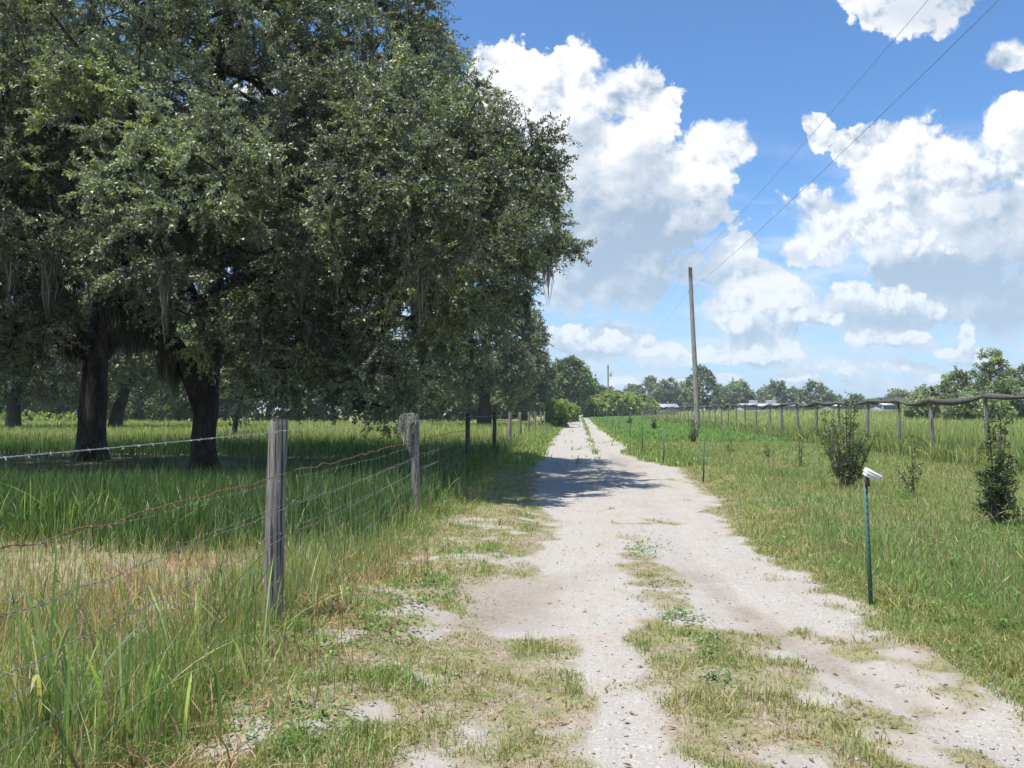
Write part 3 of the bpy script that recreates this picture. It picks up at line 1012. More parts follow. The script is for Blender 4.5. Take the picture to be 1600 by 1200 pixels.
def foliage(centers, crad, twigs, per, leafL, leafW, pal, wts, outc=None, droop=0.0, jit=.22, csh=None):
    """leaf sprays around cluster centres; returns leaf arrays, colours and the twigs"""
    m = len(centers)
    ci = np.repeat(np.arange(m), twigs)
    nt = len(ci)
    d = rdir(nt)
    if outc is not None:
        d = unit(d + 0.55 * unit(centers - outc)[ci])
    d[:, 2] = d[:, 2] * 0.75 - droop
    d = unit(d)
    tl = crad[ci] * rng.uniform(.55, 1.15, nt)
    st = centers[ci] + rdir(nt) * (crad[ci] * 0.25)[:, None]
    li = np.repeat(np.arange(nt), per)
    n = len(li)
    s = rng.uniform(.12, 1.0, n)
    base = st[li] + d[li] * (tl[li] * s)[:, None] + rdir(n) * (0.05 * crad[ci][li])[:, None]
    base[:, 2] -= 0.12 * tl[li] * s ** 2
    ax = unit(d[li] * 0.7 + rdir(n))
    nr = unit(rdir(n) * 0.9 + np.array([0, 0, 0.65]))
    L = leafL * rng.uniform(.65, 1.3, n)
    v, loops, counts = leaf_quads(base, ax, nr, L, leafW * (L / leafL) * rng.uniform(.8, 1.2, n))
    c = tints(n, pal, jit, wts)
    if csh is not None:
        c = np.clip(c * csh[ci][li], .005, .6)
    return v, loops, counts, np.repeat(c, 4, 0), (st, st + d * tl[:, None] * .9)


OAK = [(0.10, 0.122, 0.084), (0.14, 0.162, 0.108), (0.185, 0.207, 0.135), (0.115, 0.14, 0.108), (.245, .25, .13)]
OAKW = [.3, .3, .18, .14, .08]


def in_lobes(p, lobes):
    r = np.full(len(p), 9.0)
    for (cx, cy, cz, rx, ry, rz) in lobes:
        r = np.minimum(r, np.sqrt(((p[:, 0] - cx) / rx) ** 2 + ((p[:, 1] - cy) / ry) ** 2 + ((p[:, 2] - cz) / rz) ** 2))
    return r


def sample_clusters(lobes, n, inner=0.55, keep_in=0.25, zmin=1.0, holes=()):
    ar = np.array([l[3] * l[4] + l[3] * l[5] + l[4] * l[5] for l in lobes])
    out = []
    while sum(map(len, out)) < n:
        k = 4000
        li = rng.choice(len(lobes), k, p=ar / ar.sum())
        lb = np.array(lobes)[li]
        rr = rng.uniform(inner ** 3, 1.0, k) ** (1 / 3)
        p = lb[:, :3] + rdir(k) * lb[:, 3:] * rr[:, None]
        r = in_lobes(p, lobes)
        ok = (p[:, 2] > zmin) & ((r > inner * 0.95) | (rng.random(k) < keep_in))
        # lumpy gaps
        g = fbm(p[:, 0] * .9 + p[:, 2] * .5, p[:, 1] * .9 - p[:, 2] * .7, .55, 3, 13)
        ok &= (g > 0.41) | (rng.random(k) < .32)
        for (hc, hr) in holes:
            ok &= np.linalg.norm(p - np.array(hc), axis=1) > hr
        out.append(p[ok])
    return np.concatenate(out)[:n]


def skeleton(chains, clusters, jitter=.12):
    """chains: lists of points (first trunk). attaches every cluster to the nearest wood"""
    P, par = [], []

    def chain(pts, start):
        last = start
        for p in pts:
            P.append(np.array(p, float))
            par.append(last)
            last = len(P) - 1
        return last
    first_ok = None
    for ci, c in enumerate(chains):
        if ci == 0:
            chain(c, -1)
            first_ok = len(P) - 1
        else:
            arr = np.array(P)
            j = int(np.argmin(np.linalg.norm(arr - np.array(c[0]), axis=1)))
            chain(c[1:], j)
    fixed = len(P)
    c0 = np.array(P[first_ok])
    order = np.argsort(np.linalg.norm(clusters - c0, axis=1))
    cap = len(P) + 4 * len(clusters)
    arr = np.zeros((cap, 3))
    arr[:len(P)] = np.array(P)
    n = len(P)
    tipidx = []
    for ti in order:
        c = clusters[ti]
        dv = arr[first_ok:n] - c
        # wood should come from below and inside rather than from above
        cost = np.linalg.norm(dv, axis=1) + 0.6 * np.maximum(dv[:, 2], 0)
        j = int(np.argmin(cost)) + first_ok
        a = arr[j]
        L = np.linalg.norm(c - a)
        k = 1 if L < .9 else (2 if L < 2.2 else 3)
        last = j
        for i in range(1, k + 1):
            f = i / k
            p = a + (c - a) * f
            if i < k:
                p = p + rng.normal(0, jitter * L * .5, 3) + np.array([0, 0, 0.10 * L * math.sin(f * PI)])
            arr[n] = p
            par.append(last)
            last = n
            n += 1
        tipidx.append(last)
    arr = arr[:n]
    cnt = np.zeros(n)
    cnt[tipidx] += 1
    for i in range(n - 1, -1, -1):
        if par[i] >= 0:
            cnt[par[i]] += cnt[i]
    return arr, np.array(par), cnt, fixed


def trunk_mesh(mb, pts, rad, k=16, flare=True, sub=5):
    pts = np.array(pts, float)
    m = len(pts)
    t = np.linspace(0, m - 1, (m - 1) * sub + 1)
    i0 = np.clip(np.floor(t).astype(int), 0, m - 2)
    f = t - i0
    pe = np.vstack([2 * pts[0] - pts[1], pts, 2 * pts[-1] - pts[-2]])
    p0, p1, p2, p3 = pe[i0], pe[i0 + 1], pe[i0 + 2], pe[i0 + 3]
    f_ = f[:, None]
    sp = 0.5 * (2 * p1 + (-p0 + p2) * f_ + (2 * p0 - 5 * p1 + 4 * p2 - p3) * f_ ** 2 + (-p0 + 3 * p1 - 3 * p2 + p3) * f_ ** 3)
    rr = np.interp(t, np.arange(m), rad)
    b = MB()
    b.tube(sp, rr, k)
    v = b.v[0]
    body = v[:len(sp) * k].reshape(len(sp), k, 3)
    th = np.arange(k) * 2 * PI / k
    rel = body - sp[:, None]
    hz = sp[:, 2] - sp[0, 2]
    lump = 1 + 0.10 * (fbm(np.cos(th)[None] * 1.6 + hz[:, None] * .5, np.sin(th)[None] * 1.6 - hz[:, None] * .35, 1.5, 3, 5) - .5) * 2
    if flare:
        lump = lump + 0.5 * np.exp(-np.clip(hz, 0, 9) / 0.28)[:, None] * (1 + .4 * np.sin(5 * th + 1))[None]
    body = sp[:, None] + rel * lump[..., None]
    v[:len(sp) * k] = body.reshape(-1, 3)
    mb.add(v, b.f)


def moss_mesh(anchors, lens, wid, nstr, parent, name='hanging_moss', label=None, curl=.04):
    """grey beards: many thin strips that gather into a point"""
    A = np.repeat(np.asarray(anchors), nstr, 0)
    n = len(A)
    Lc = np.repeat(lens, nstr)
    sp = np.repeat(wid, nstr)
    off = rng.normal(0, 1, (n, 2)) * sp[:, None]
    L = Lc * rng.uniform(.35, 1.0, n) * (1 - 0.35 * np.clip(np.linalg.norm(off, axis=1) / (sp * 2), 0, 1))
    a = A.copy()
    a[:, :2] += off
    a[:, 2] += rng.uniform(-.03, .08, n)
    th = rng.uniform(0, PI, n)
    side = np.stack([np.cos(th), np.sin(th), np.zeros(n)], 1) * (rng.uniform(.006, .016, n))[:, None]
    rows = []
    for f, wv in ((0, .7), (.3, 1.0), (.65, .8)):
        c = a.copy()
        c[:, :2] = A[:, :2] + off * (1 - .55 * f) + rng.normal(0, curl, (n, 2))
        c[:, 2] -= L * f
        rows += [c - side * wv, c + side * wv]
    tip = a.copy()
    tip[:, :2] = A[:, :2] + off * .35 + rng.normal(0, .02, (n, 2))
    tip[:, 2] -= L
    rows.append(tip)
    v = np.stack(rows, 1).reshape(-1, 3)
    fl = [0, 1, 3, 2, 2, 3, 5, 4, 4, 5, 6]
    loops = (np.arange(n)[:, None] * 7 + np.array(fl)[None]).ravel()
    counts = np.tile([4, 4, 3], n)
    c = np.repeat(tints(n, [(.15, .15, .115), (.11, .115, .085), (.20, .20, .16)], .2), 7, 0)
    o = mesh_obj(name, v, loops, counts, M_moss, parent, col=c)
    if parent is not None:
        o['kind'] = 'stuff'
    return o


def oak(label, base, trunks, lobes, ncl, crad, twigs, per, leafL, leafW, group=None, pal=OAK, wts=OAKW, name='oak_tree', cat='tree',
        rmin=.011, moss=0, mossz=(2.4, 6.5), holes=(), zmin=1.0, twigmesh=True, trunk_r=None, curtains=(), keep_in=.25, sides=5, mosslen=(.5, 1.8), bark=None, inner=.55, mosswid=.07):
    """trunks: list of chains of world points; the first begins at the ground; trunk_r radii of each chain"""
    b = np.array([base[0], base[1], 0.0])
    root = empty(name, b, label, cat, group)
    lb = [tuple(l) for l in lobes]
    cl = sample_clusters(lb, ncl, inner=inner, keep_in=keep_in, zmin=zmin, holes=holes)
    arr, par, cnt, fixed = skeleton(trunks, cl)
    rad = np.clip(rmin * cnt ** 0.5, rmin * .8, .34)
    mb = MB()
    for ch, rr in zip(trunks, trunk_r):
        trunk_mesh(mb, np.array(ch) - b, rr, 16 if len(lb) > 3 else 10, flare=(ch is trunks[0]))
    tv = np.concatenate(mb.v)
    tl = np.array([i for f in mb.f for i in f])
    tc = np.array([len(f) for f in mb.f])
    idx = np.arange(fixed, len(arr))
    A, B = arr[par[idx]] - b, arr[idx] - b
    rb = rad[idx]
    ra = np.minimum(rad[par[idx]], rb * 1.5 + .006)
    v, l, c = frusta(A, B, ra, rb, sides)
    mesh_obj('trunk', np.concatenate([tv, v]), np.concatenate([tl, l + len(tv)]), np.concatenate([tc, c]), bark or M_bark, root, smooth=True)
    outc = np.mean(np.array(lb)[:, :3], 0)
    # tone of whole sprays: young shoots and older leaves
    tone = np.clip(rng.normal(1, .2, (len(cl), 1)), .55, 1.7) * np.ones((1, 3))
    tone = tone * (.70 + .62 * sstep(fbm(cl[:, 0] + cl[:, 2] * .6, cl[:, 1] - cl[:, 2] * .8, .6, 3, 57), .36, .64))[:, None]
    young = rng.random(len(cl)) < .16
    tone[young] *= np.array([1.45, 1.45, 1.0])
    lv, ll, lc, cc, tw = foliage(cl, np.full(len(cl), crad) * rng.uniform(.75, 1.3, len(cl)), twigs, per, leafL, leafW, pal, wts, outc, .08, csh=tone)
    crown = mesh_obj('crown', lv - b, ll, lc, M_oakleaf, root, col=cc)
    if twigmesh:
        k = rng.random(len(tw[0])) < .55
        v, l, c = frusta(tw[0][k] - b, tw[1][k] - b, np.full(k.sum(), .008), np.full(k.sum(), .003), 3)
        mesh_obj('twig', v, l, c, M_twig, root)
    if moss:
        nb = np.where((np.linalg.norm(arr[:, :2] - outc[:2], axis=1) < .62 * max(abs(l[0] - outc[0]) + l[3] for l in lb)) & (arr[:, 2] > mossz[0]) & (arr[:, 2] < mossz[1]) & (cnt >= 1))[0]
        nb = rng.choice(nb, min(moss, len(nb)), replace=False)
        anc = arr[nb] - b
        room = np.clip(arr[nb, 2] - 1.25, .3, 9)
        lens = np.minimum(rng.uniform(*mosslen, len(nb)), room)
        wd = rng.uniform(.4, 1.6, len(nb)) * mosswid
        if len(curtains):
            cu = np.array(curtains)
            rep_ = np.repeat(np.arange(len(cu)), 4)
            a2 = cu[rep_, :3] - b + rng.normal(0, .16, (len(rep_), 3)) * np.array([1, 1, .4])
            anc = np.concatenate([anc, a2])
            lens = np.concatenate([lens, cu[rep_, 3] * rng.uniform(.5, 1.05, len(rep_))])
            wd = np.concatenate([wd, rng.uniform(.05, .14, len(rep_))])
        moss_mesh(anc, lens, wd, 46, root)
    return root


# --- the two great oaks beside the fence
gB = ground_at(320, 735)
bx, by = gB[0], gB[1]
tB = [[(bx, by, -.1), (bx - .05, by, .7), (bx + .02, by, 1.6), (bx + .12, by, 2.6), (bx + .25, by + .1, 4.0), (bx + .1, by + .2, 5.8), (bx + .3, by + .3, 8), (bx + .2, by, 10.5)],
      [(bx - .02, by, 1.5), (bx - .30, by - .1, 2.35), (bx - .75, by - .2, 3.2), (bx - 1.3, by - .4, 3.75), (bx - 2.2, by - .9, 4.6), (bx - 3.4, by - 1.6, 6.2)],
      [(bx + .15, by, 2.9), (bx + 1.0, by - .6, 3.9), (bx + 2.4, by - 1.2, 5.0), (bx + 4.2, by - 1.6, 6.0), (bx + 6.2, by - 1.2, 7.0)],
      [(bx + .2, by + .1, 4.2), (bx + 1.4, by + .8, 6.0), (bx + 3.0, by + 1.0, 8.2), (bx + 4.2, by + .4, 10.4)],
      [(bx + .0, by, 2.2), (bx + .6, by - 1.4, 3.4), (bx + 1.2, by - 3.4, 4.3), (bx + 1.8, by - 5.0, 4.6)],
      [(bx - 1.3, by - .4, 3.75), (bx - 1.0, by - 2.2, 4.3), (bx - 1.0, by - 4.2, 5.0)],
      [(bx + .2, by + .2, 5.8), (bx - 1.4, by + 1.6, 7.6), (bx - 2.6, by + 2.6, 9.6)]]
rB = [[.31, .29, .29, .24, .22, .18, .13, .06], [.27, .25, .22, .2, .15, .09], [.19, .17, .14, .11, .06], [.16, .14, .1, .05], [.15, .13, .1, .05], [.14, .11, .06], [.14, .1, .05]]
lobB = [(bx + .1, by, 9.6, 6.6, 6.8, 4.6),
        (bx + 5.5, by - 3.2, 6.0, 3.6, 4.0, 2.6),
        (bx + 4.6, by + 1.5, 7.9, 3.7, 3.6, 2.9),
        (bx + 5.8, by - 4.0, 3.1, 1.9, 1.7, 1.6),
        (bx + 7.75, by - 2.8, 5.8, 2.0, 2.4, 1.7),
        (bx + 6.6, by - 6.2, 5.0, 1.9, 1.9, 1.3),
        (bx + 3.3, by, 10.5, 3.5, 4.2, 3.0),
        (bx + 2.9, by - 5.2, 5.2, 3.0, 2.6, 1.9),
        (bx - .8, by - 4.6, 6.4, 3.4, 2.8, 2.3),
        (bx + 5.0, by - 3.0, 4.4, 2.5, 2.4, 2.2),
        (bx + 3.4, by - 4.2, 2.9, 1.7, 1.5, 1.25),
        (bx + 3.6, by - 1.6, 5.0, 2.6, 2.2, 1.9),
        (bx + 6.0, by + 1.5, 5.0, 2.2, 2.6, 1.9)]
oak('great live oak with a forked leaning trunk beside the wire fence, moss under its boughs', gB, tB, lobB, 2250, .58, 13, 42, .074, .031,
    moss=110, mossz=(2.6, 5.2), zmin=1.3, trunk_r=rB, holes=[((bx - .5, by - .5, 2.7), 1.9), ((bx - .9, by - 4.8, 3.1), 1.6)], curtains=[(bx - 1.3, by - .4, 3.7, 1.7), (bx - 1.0, by - .3, 3.4, 2.0), (bx - .75, by - .2, 3.1, 1.9), (bx - 1.7, by - .6, 4.0, 1.6), (bx - 2.1, by - .9, 4.4, 1.8), (bx - .45, by - .3, 3.0, 1.5), (bx + .9, by - .8, 3.9, 1.3), (bx + 1.6, by - 1.2, 4.3, 1.6)])

gA = ground_at(142, 722)
ax_, ay = gA[0], gA[1]
tA = [[(ax_, ay, -.1), (ax_, ay, .8), (ax_ + .05, ay, 2.0), (ax_ + .1, ay, 3.2), (ax_ + .3, ay, 5.0), (ax_ + .3, ay, 7.5), (ax_ + .6, ay, 10)],
      [(ax_ + .1, ay, 3.0), (ax_ + 1.3, ay - .8, 3.7), (ax_ + 3.0, ay - 1.6, 4.4), (ax_ + 4.4, ay - 2.2, 5.8)],
      [(ax_ + .1, ay, 3.1), (ax_ - 1.4, ay - 1.2, 4.2), (ax_ - 3.4, ay - 2.4, 5.2), (ax_ - 5.0, ay - 3.6, 6.6)],
      [(ax_ + .1, ay, 3.3), (ax_ + .2, ay - 2.0, 4.8), (ax_ + .6, ay - 4.2, 6.0), (ax_ + .8, ay - 6.0, 7.0)],
      [(ax_ + .3, ay, 5.0), (ax_ + 2.0, ay + 1.0, 7.4), (ax_ + 3.0, ay + 1.0, 9.6)]]
rA = [[.41, .385, .37, .34, .28, .2, .08], [.26, .22, .16, .07], [.26, .21, .15, .07], [.24, .2, .14, .06], [.18, .13, .06]]
lobA = [(ax_ + .3, ay, 10.5, 7.0, 7.0, 5.0),
        (ax_ - 3.5, ay - 6.0, 5.6, 3.8, 3.4, 2.9),
        (ax_ + .6, ay - 6.4, 8.0, 4.0, 3.2, 3.0),
        (ax_ + 3.0, ay - 3.0, 6.8, 3.2, 3.0, 2.3),
        (ax_ - 6.0, ay - 2.0, 7.0, 3.6, 4.4, 4.0),
        (ax_ + 1.6, ay - 7.6, 3.4, 2.6, 2.0, 1.9),
        (ax_ - .6, ay - 5.0, 4.6, 3.0, 2.2, 2.4)]
oak('thick straight-trunked live oak standing deeper in the field with moss hanging low', gA, tA, lobA, 1600, .64, 12, 38, .084, .036,
    moss=110, mossz=(2.8, 5.6), zmin=1.7, trunk_r=rA, mosslen=(.6, 2.2), curtains=[(ax_ + 1.0, ay - .8, 3.8, 1.6), (ax_ + 1.6, ay - 1.0, 4.0, 2.0), (ax_ + 2.3, ay - 1.3, 4.2, 2.2), (ax_ + 3.0, ay - 1.6, 4.4, 2.3), (ax_ - .9, ay - .9, 4.0, 2.4), (ax_ - 1.3, ay - 1.2, 3.9, 2.6), (ax_ - .5, ay - .5, 3.6, 1.6), (ax_ - 2.0, ay - 1.6, 4.4, 2.2), (ax_ + .7, ay - .4, 3.6, 1.2)])


def simple_oak(label, px, py, height, lobes, ncl, crad, twigs, per, lL, lW, r=.25, group=None, pal=OAK, wts=OAKW, name='oak_tree', lean=0.0, moss=0, zmin=1.0, fork=.3, twigm=False, pos=None, **kw):
    g = ground_at(px, py) if pos is None else np.array([pos[0], pos[1], 0.0])
    x, y = g[0], g[1]
    lb = [(x + a, y + b, c, d, e, f) for (a, b, c, d, e, f) in lobes]
    top = height * .75
    t0 = [(x, y, -.1), (x + lean * .2, y, top * .15), (x + lean * .5, y, top * fork), (x + lean * .8, y + .1, top * .65), (x + lean, y, top)]
    tr = [t0]
    rr = [[r, r * .9, r * .8, r * .5, r * .2]]
    for (a, b, c, d, e, f) in lobes[:5]:
        s = np.array(t0[2])
        e_ = np.array([x + a, y + b, c])
        m_ = s * .5 + e_ * .5 + np.array([0, 0, .12 * height * .3])
        tr.append([tuple(s), tuple(m_), tuple(e_)])
        rr.append([r * .5, r * .36, r * .12])
    return oak(label, g, tr, lb, ncl, crad, twigs, per, lL, lW, group, pal, wts, name, zmin=zmin, trunk_r=rr, twigmesh=twigm, moss=moss, sides=4, **kw)


# --- further oaks along the left side of the track
simple_oak('broad dark live oak with a bare lower trunk, beyond the darker fence posts', 757, 668, 12,
           [(0, 0, 8.0, 5.2, 5.2, 3.6), (2.2, -1.5, 5.2, 2.6, 2.6, 2.3), (-3.5, -2, 5.0, 3.2, 3, 2.8), (.5, 1, 10, 3.6, 3.6, 2.2), (2.9, 1, 7.5, 2.2, 2.4, 2.2)],
           620, .8, 9, 22, .16, .085, r=.62, moss=90, mosslen=(.6, 2.0), zmin=1.8, mosswid=.12)
simple_oak('dark rounded oak reaching low over the fence far along the track', 820, 658, 9,
           [(0, 0, 6.5, 4.0, 4.2, 3.4), (1.6, -1, 3.8, 2.4, 2.6, 2.4), (-2.6, -1, 4.4, 2.6, 2.8, 2.8)], 330, .9, 8, 18, .24, .13, r=.4, moss=30, zmin=1.0, mosswid=.15)
simple_oak('leafy mid green tree leaning over the far end of the track', 882, 652.5, 13,
           [(1.2, 0, 7.6, 4.0, 4.6, 3.6), (3.2, -.5, 6.4, 2.4, 3.0, 3.0), (-2.4, .5, 6.6, 3.0, 3.5, 3.0), (1.0, 0, 9.4, 2.8, 3, 2.2), (2.4, -1, 4.0, 2.2, 2.2, 1.8)], 420, .95, 8, 16, .30, .17, r=.4,
           pal=[(.10, .15, .045), (.135, .185, .055), (.08, .115, .04), (.17, .21, .07)], wts=[.35, .3, .2, .15], zmin=1.0, name='broadleaf_tree')


# --- trees at the back of the left field
FARPAL = [(.06, .085, .04), (.085, .115, .05), (.115, .145, .06), (.07, .095, .05)]
FARW = [.3, .3, .2, .2]
LIMEPAL = [(.28, .36, .10), (.21, .29, .075), (.33, .38, .14)]
LIMEW = [.4, .35, .25]
back = [  # px, py(ground), height, half width, label
    (20, 658, 13, 8, 'dark oak at the left end of the row behind the field'),
    (170, 658, 12, 7, 'shadowed oak far behind the thick straight trunk'),
    (262, 660, 12, 6.5, 'dense oak seen between the two big trunks at the back'),
    (420, 660, 13, 7, 'dark oak behind the first weathered fence post, at the field back'),
    (540, 660, 12, 7, 'bushy oak at the field back behind the drooping boughs'),
    (650, 661, 10, 5, 'small dense oak far behind the mossy second fence post'),
    (712, 657, 11, 5.5, 'dark oak at the field back just right of the mossy post'),
    (790, 655, 10, 5, 'dark oak at the field back seen past the bare oak trunk'),
    (95, 656, 9, 5, 'low dark oak at the field back left of the thick trunk'),
    (-120, 658, 13, 8, 'far oak at the field back, outermost beyond the thick trunk'),
]
for (px, py, hh, hw, lab) in back:
    simple_oak(lab, px, py, hh, [(0, 0, hh * .58, hw, hw * .8, hh * .42), (-hw * .7, -1, hh * .30, hw * .6, hw * .6, hh * .28), (hw * .7, -.6, hh * .32, hw * .6, hw * .6, hh * .28), (0, -1.5, hh * .22, hw * .7, hw * .5, hh * .2)],
               280, 1.25, 7, 15, .36, .22, r=.38, pal=FARPAL, wts=FARW, zmin=.3, group='oaks at the back of the left field', moss=12, mossz=(2, 5), mosswid=.3)

g_ = ground_at(365, 688)
simple_oak('slim dark young oak stem standing right behind the forked oak', 365, 688, 6.0, [(0, 0, 4.5, 2.4, 2.4, 1.8), (1.2, -.5, 3.3, 1.4, 1.4, 1.0)], 120, .7, 8, 16, .17, .09, r=.14, zmin=2.4,
           lean=.3, moss=14, mosslen=(.5, 1.4))
simple_oak('leaning dark oak in the gap right of the thick straight oak', 178, 672, 14, [(1, 0, 8.0, 7.0, 5.0, 4.6), (-5, 0, 6.0, 4.5, 4.0, 3.6), (5.5, 0, 6.2, 4.5, 4.0, 3.6)], 420, 1.05, 8, 20, .24, .13,
           r=.5, zmin=2.2, lean=1.6, moss=50, mossz=(2.4, 5), mosslen=(.6, 1.8), mosswid=.16)
simple_oak('low-boughed dark oak left of the thick straight oak, deeper in the field', 20, 674, 13, [(0, 0, 7.5, 6.5, 5.0, 4.6), (-5, 0, 5.6, 4.5, 4.0, 3.6), (4.5, 0, 5.6, 4.5, 4.0, 3.6)], 420, 1.05, 8, 20, .24, .13,
           r=.5, zmin=1.5, moss=40, mossz=(2, 5), mosslen=(.6, 1.8), mosswid=.16)


def bush(label, px, py, hw, hh, ncl, crad, pal, wts, lL, lW, group=None, name='bush', pos=None, cat='bush', per=16, twigs=8):
    g = ground_at(px, py) if pos is None else np.array([pos[0], pos[1], 0.0])
    b = np.array([g[0], g[1], 0.0])
    root = empty(name, b, label, cat, group)
    lobes = [(b[0], b[1], hh * .52, hw, hw * .8, hh * .5), (b[0] - hw * .5, b[1] - .2 * hw, hh * .4, hw * .55, hw * .5, hh * .4), (b[0] + hw * .5, b[1], hh * .45, hw * .5, hw * .5, hh * .42)]
    cl = sample_clusters(lobes, ncl, zmin=.1, inner=.4, keep_in=.5)
    tone = np.clip(rng.normal(1, .15, (ncl, 1)), .6, 1.5) * np.ones((1, 3))
    v, l, c, cc, tw = foliage(cl, np.full(ncl, crad), twigs, per, lL, lW, pal, wts, np.array([b[0], b[1], hh * .3]), 0, csh=tone)
    mesh_obj('foliage', v - b, l, c, M_leaf, root, col=cc)
    A = np.repeat(np.array([[0, 0, 0.]]), min(ncl, 40), 0) + rng.normal(0, hw * .12, (min(ncl, 40), 3)) * np.array([1, 1, 0])
    B = cl[:len(A)] - b
    M = A * .4 + B * .6 + np.array([0, 0, .1 * hh])
    v1, l1, c1 = frusta(np.concatenate([A, M]), np.concatenate([M, B]), np.full(2 * len(A), .02 + .01 * hh), np.full(2 * len(A), .012 + .004 * hh), 4)
    mesh_obj('stem', v1, l1, c1, M_stem, root)
    return root


# bright scrub along the far side of the left field
for i, (px, w_) in enumerate([(25, 9), (205, 5), (285, 4), (480, 5), (690, 4)]):
    lab = ['sunlit lime scrub at the left edge of the far field', 'wide sunlit lime scrub between the two big oak trunks',
           'bright green scrub just left of the forked trunk, far field', 'lime scrub right of the first fence post, far field', 'small bright scrub just right of the mossy post, far field'][i]
    bush(lab, px, 660, w_ * .8, 1.0 + .5 * (i % 3), 70, .6, LIMEPAL, LIMEW, .30, .16, 'sunlit scrub behind the left field')

# bright creeper-covered shrubs on the fence far along
for i, (px, py, w_, h_) in enumerate([(868, 668, 1.0, 2.2), (879, 663, 1.1, 2.6), (889, 659, 1.2, 2.4)]):
    lab = ['bright green shrub swallowing the last fence posts', 'bright upright shrub by the leaning tree trunk', 'green shrub closest to the far end of the track'][i]
    bush(lab, px, py, w_, h_, 80, .45, LIMEPAL, LIMEW, .16, .09, 'bright shrubs at the far end of the fence')

# trees closing the view at the end of the track
for i, (px, py, hh, hw) in enumerate([(905, 648.2, 11, 6), (921, 648.4, 9, 6), (868, 648.5, 12, 8), (940, 648, 8, 6)]):
    lab = ['dark tree closing the view at the very end of the track', 'shadowy tree right of the track end behind the pole', 'tall dark tree behind the leaning leafy tree',
           'low dark tree behind the yellow green orchard trees'][i]
    simple_oak(lab, px, py, hh, [(0, 0, hh * .55, hw, hw, hh * .42), (-hw * .6, -1, hh * .36, hw * .6, hw * .6, hh * .3), (hw * .6, -1, hh * .34, hw * .6, hw * .6, hh * .3)], 150, 1.6, 7, 12, .6, .38,
               r=.4, pal=FARPAL, wts=FARW, zmin=.6, group='trees at the end of the track')

# yellow green orchard trees beside the far poles
for i, (px, py, hh, hw) in enumerate([(938, 651, 4.6, 2.8), (953, 651.2, 5.2, 3.0), (966, 650.5, 4.4, 2.8), (982, 651, 5.0, 3.0), (1003, 650.5, 4.6, 3.2), (928, 652, 3.4, 2.2)]):
    lab = ['yellow green orchard tree just left of the second pole', 'taller yellow green orchard tree right behind the second pole', 'rounded orchard tree right of the second pole',
           'sunlit orchard tree in the middle of the row', 'last orchard tree of the row, by the grey roof', 'lowest orchard bush at the track end of the row'][i]
    bush(lab, px, py, hw, hh, 90, .9, [(.30, .37, .09), (.24, .31, .075), (.36, .40, .14), (.16, .22, .06)], [.35, .3, .2, .15], .45, .22, 'orchard trees beyond the stakes', 'orchard_tree', cat='tree')

# distant tree line on the right
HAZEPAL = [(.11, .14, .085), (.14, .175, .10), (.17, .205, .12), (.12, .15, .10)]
line = [  # px centre, top py, distance, half width px, label
    (985, 602, 300, 26, 'ragged distant tree behind the orchard row'), (1012, 588, 290, 24, 'tall thin-topped distant tree above the grey roof'),
    (1042, 592, 270, 26, 'distant tree left of the big leaning pole'), (1066, 598, 300, 22, 'small distant tree tucked behind the left of the pole'),
    (1097, 573, 230, 27, 'tallest rounded distant tree right behind the leaning pole'), (1128, 606, 320, 20, 'low hazy tree just right of the tallest one'),
    (1152, 596, 260, 27, 'bushy distant tree left of the white roof'), (1196, 606, 320, 18, 'hazy distant tree behind the start of the white roof'),
    (1212, 598, 280, 26, 'open-branched distant tree above the roof vents'), (1240, 608, 310, 18, 'small distant tree right of the roof vents'),
    (1273, 598, 270, 26, 'distant tree above the right part of the white roof'), (1300, 618, 330, 24, 'low distant tree right of the roof, hazy'),
    (1340, 617, 340, 20, 'low blue-green tree far beyond the large bushy shrub'), (1375, 622, 350, 22, 'small faint tree in the gap on the horizon'),
    (1405, 612, 240, 20, 'small tree at the left foot of the tree clump'), (1170, 622, 350, 40, 'low hazy thicket behind the bushy distant trees'),
    (1445, 620, 330, 40, 'low hazy trees behind the tree clump'),
]
for i, (px, ty, dist, hwp, lab) in enumerate(line):
    p = at(px, ty, dist)
    hh = p[2]
    hw = hwp / F * dist
    rough = i % 3 == 1
    lob = [(0, 0, hh * .58, hw * .8, hw * .8, hh * .42), (-hw * .55, -1, hh * .42, hw * .55, hw * .5, hh * .32), (hw * .55, -1, hh * .40, hw * .55, hw * .5, hh * .34), (hw * .15, 0, hh * .84, hw * .35, hw * .35, hh * .16)]
    simple_oak(lab, 0, 0, hh, lob, 120, 1.45 if not rough else 1.2, 7, 12, .62, .36, r=.35, pal=HAZEPAL, wts=[.3, .3, .2, .2], zmin=.6, group='distant tree line', pos=(p[0], dist), inner=.45)

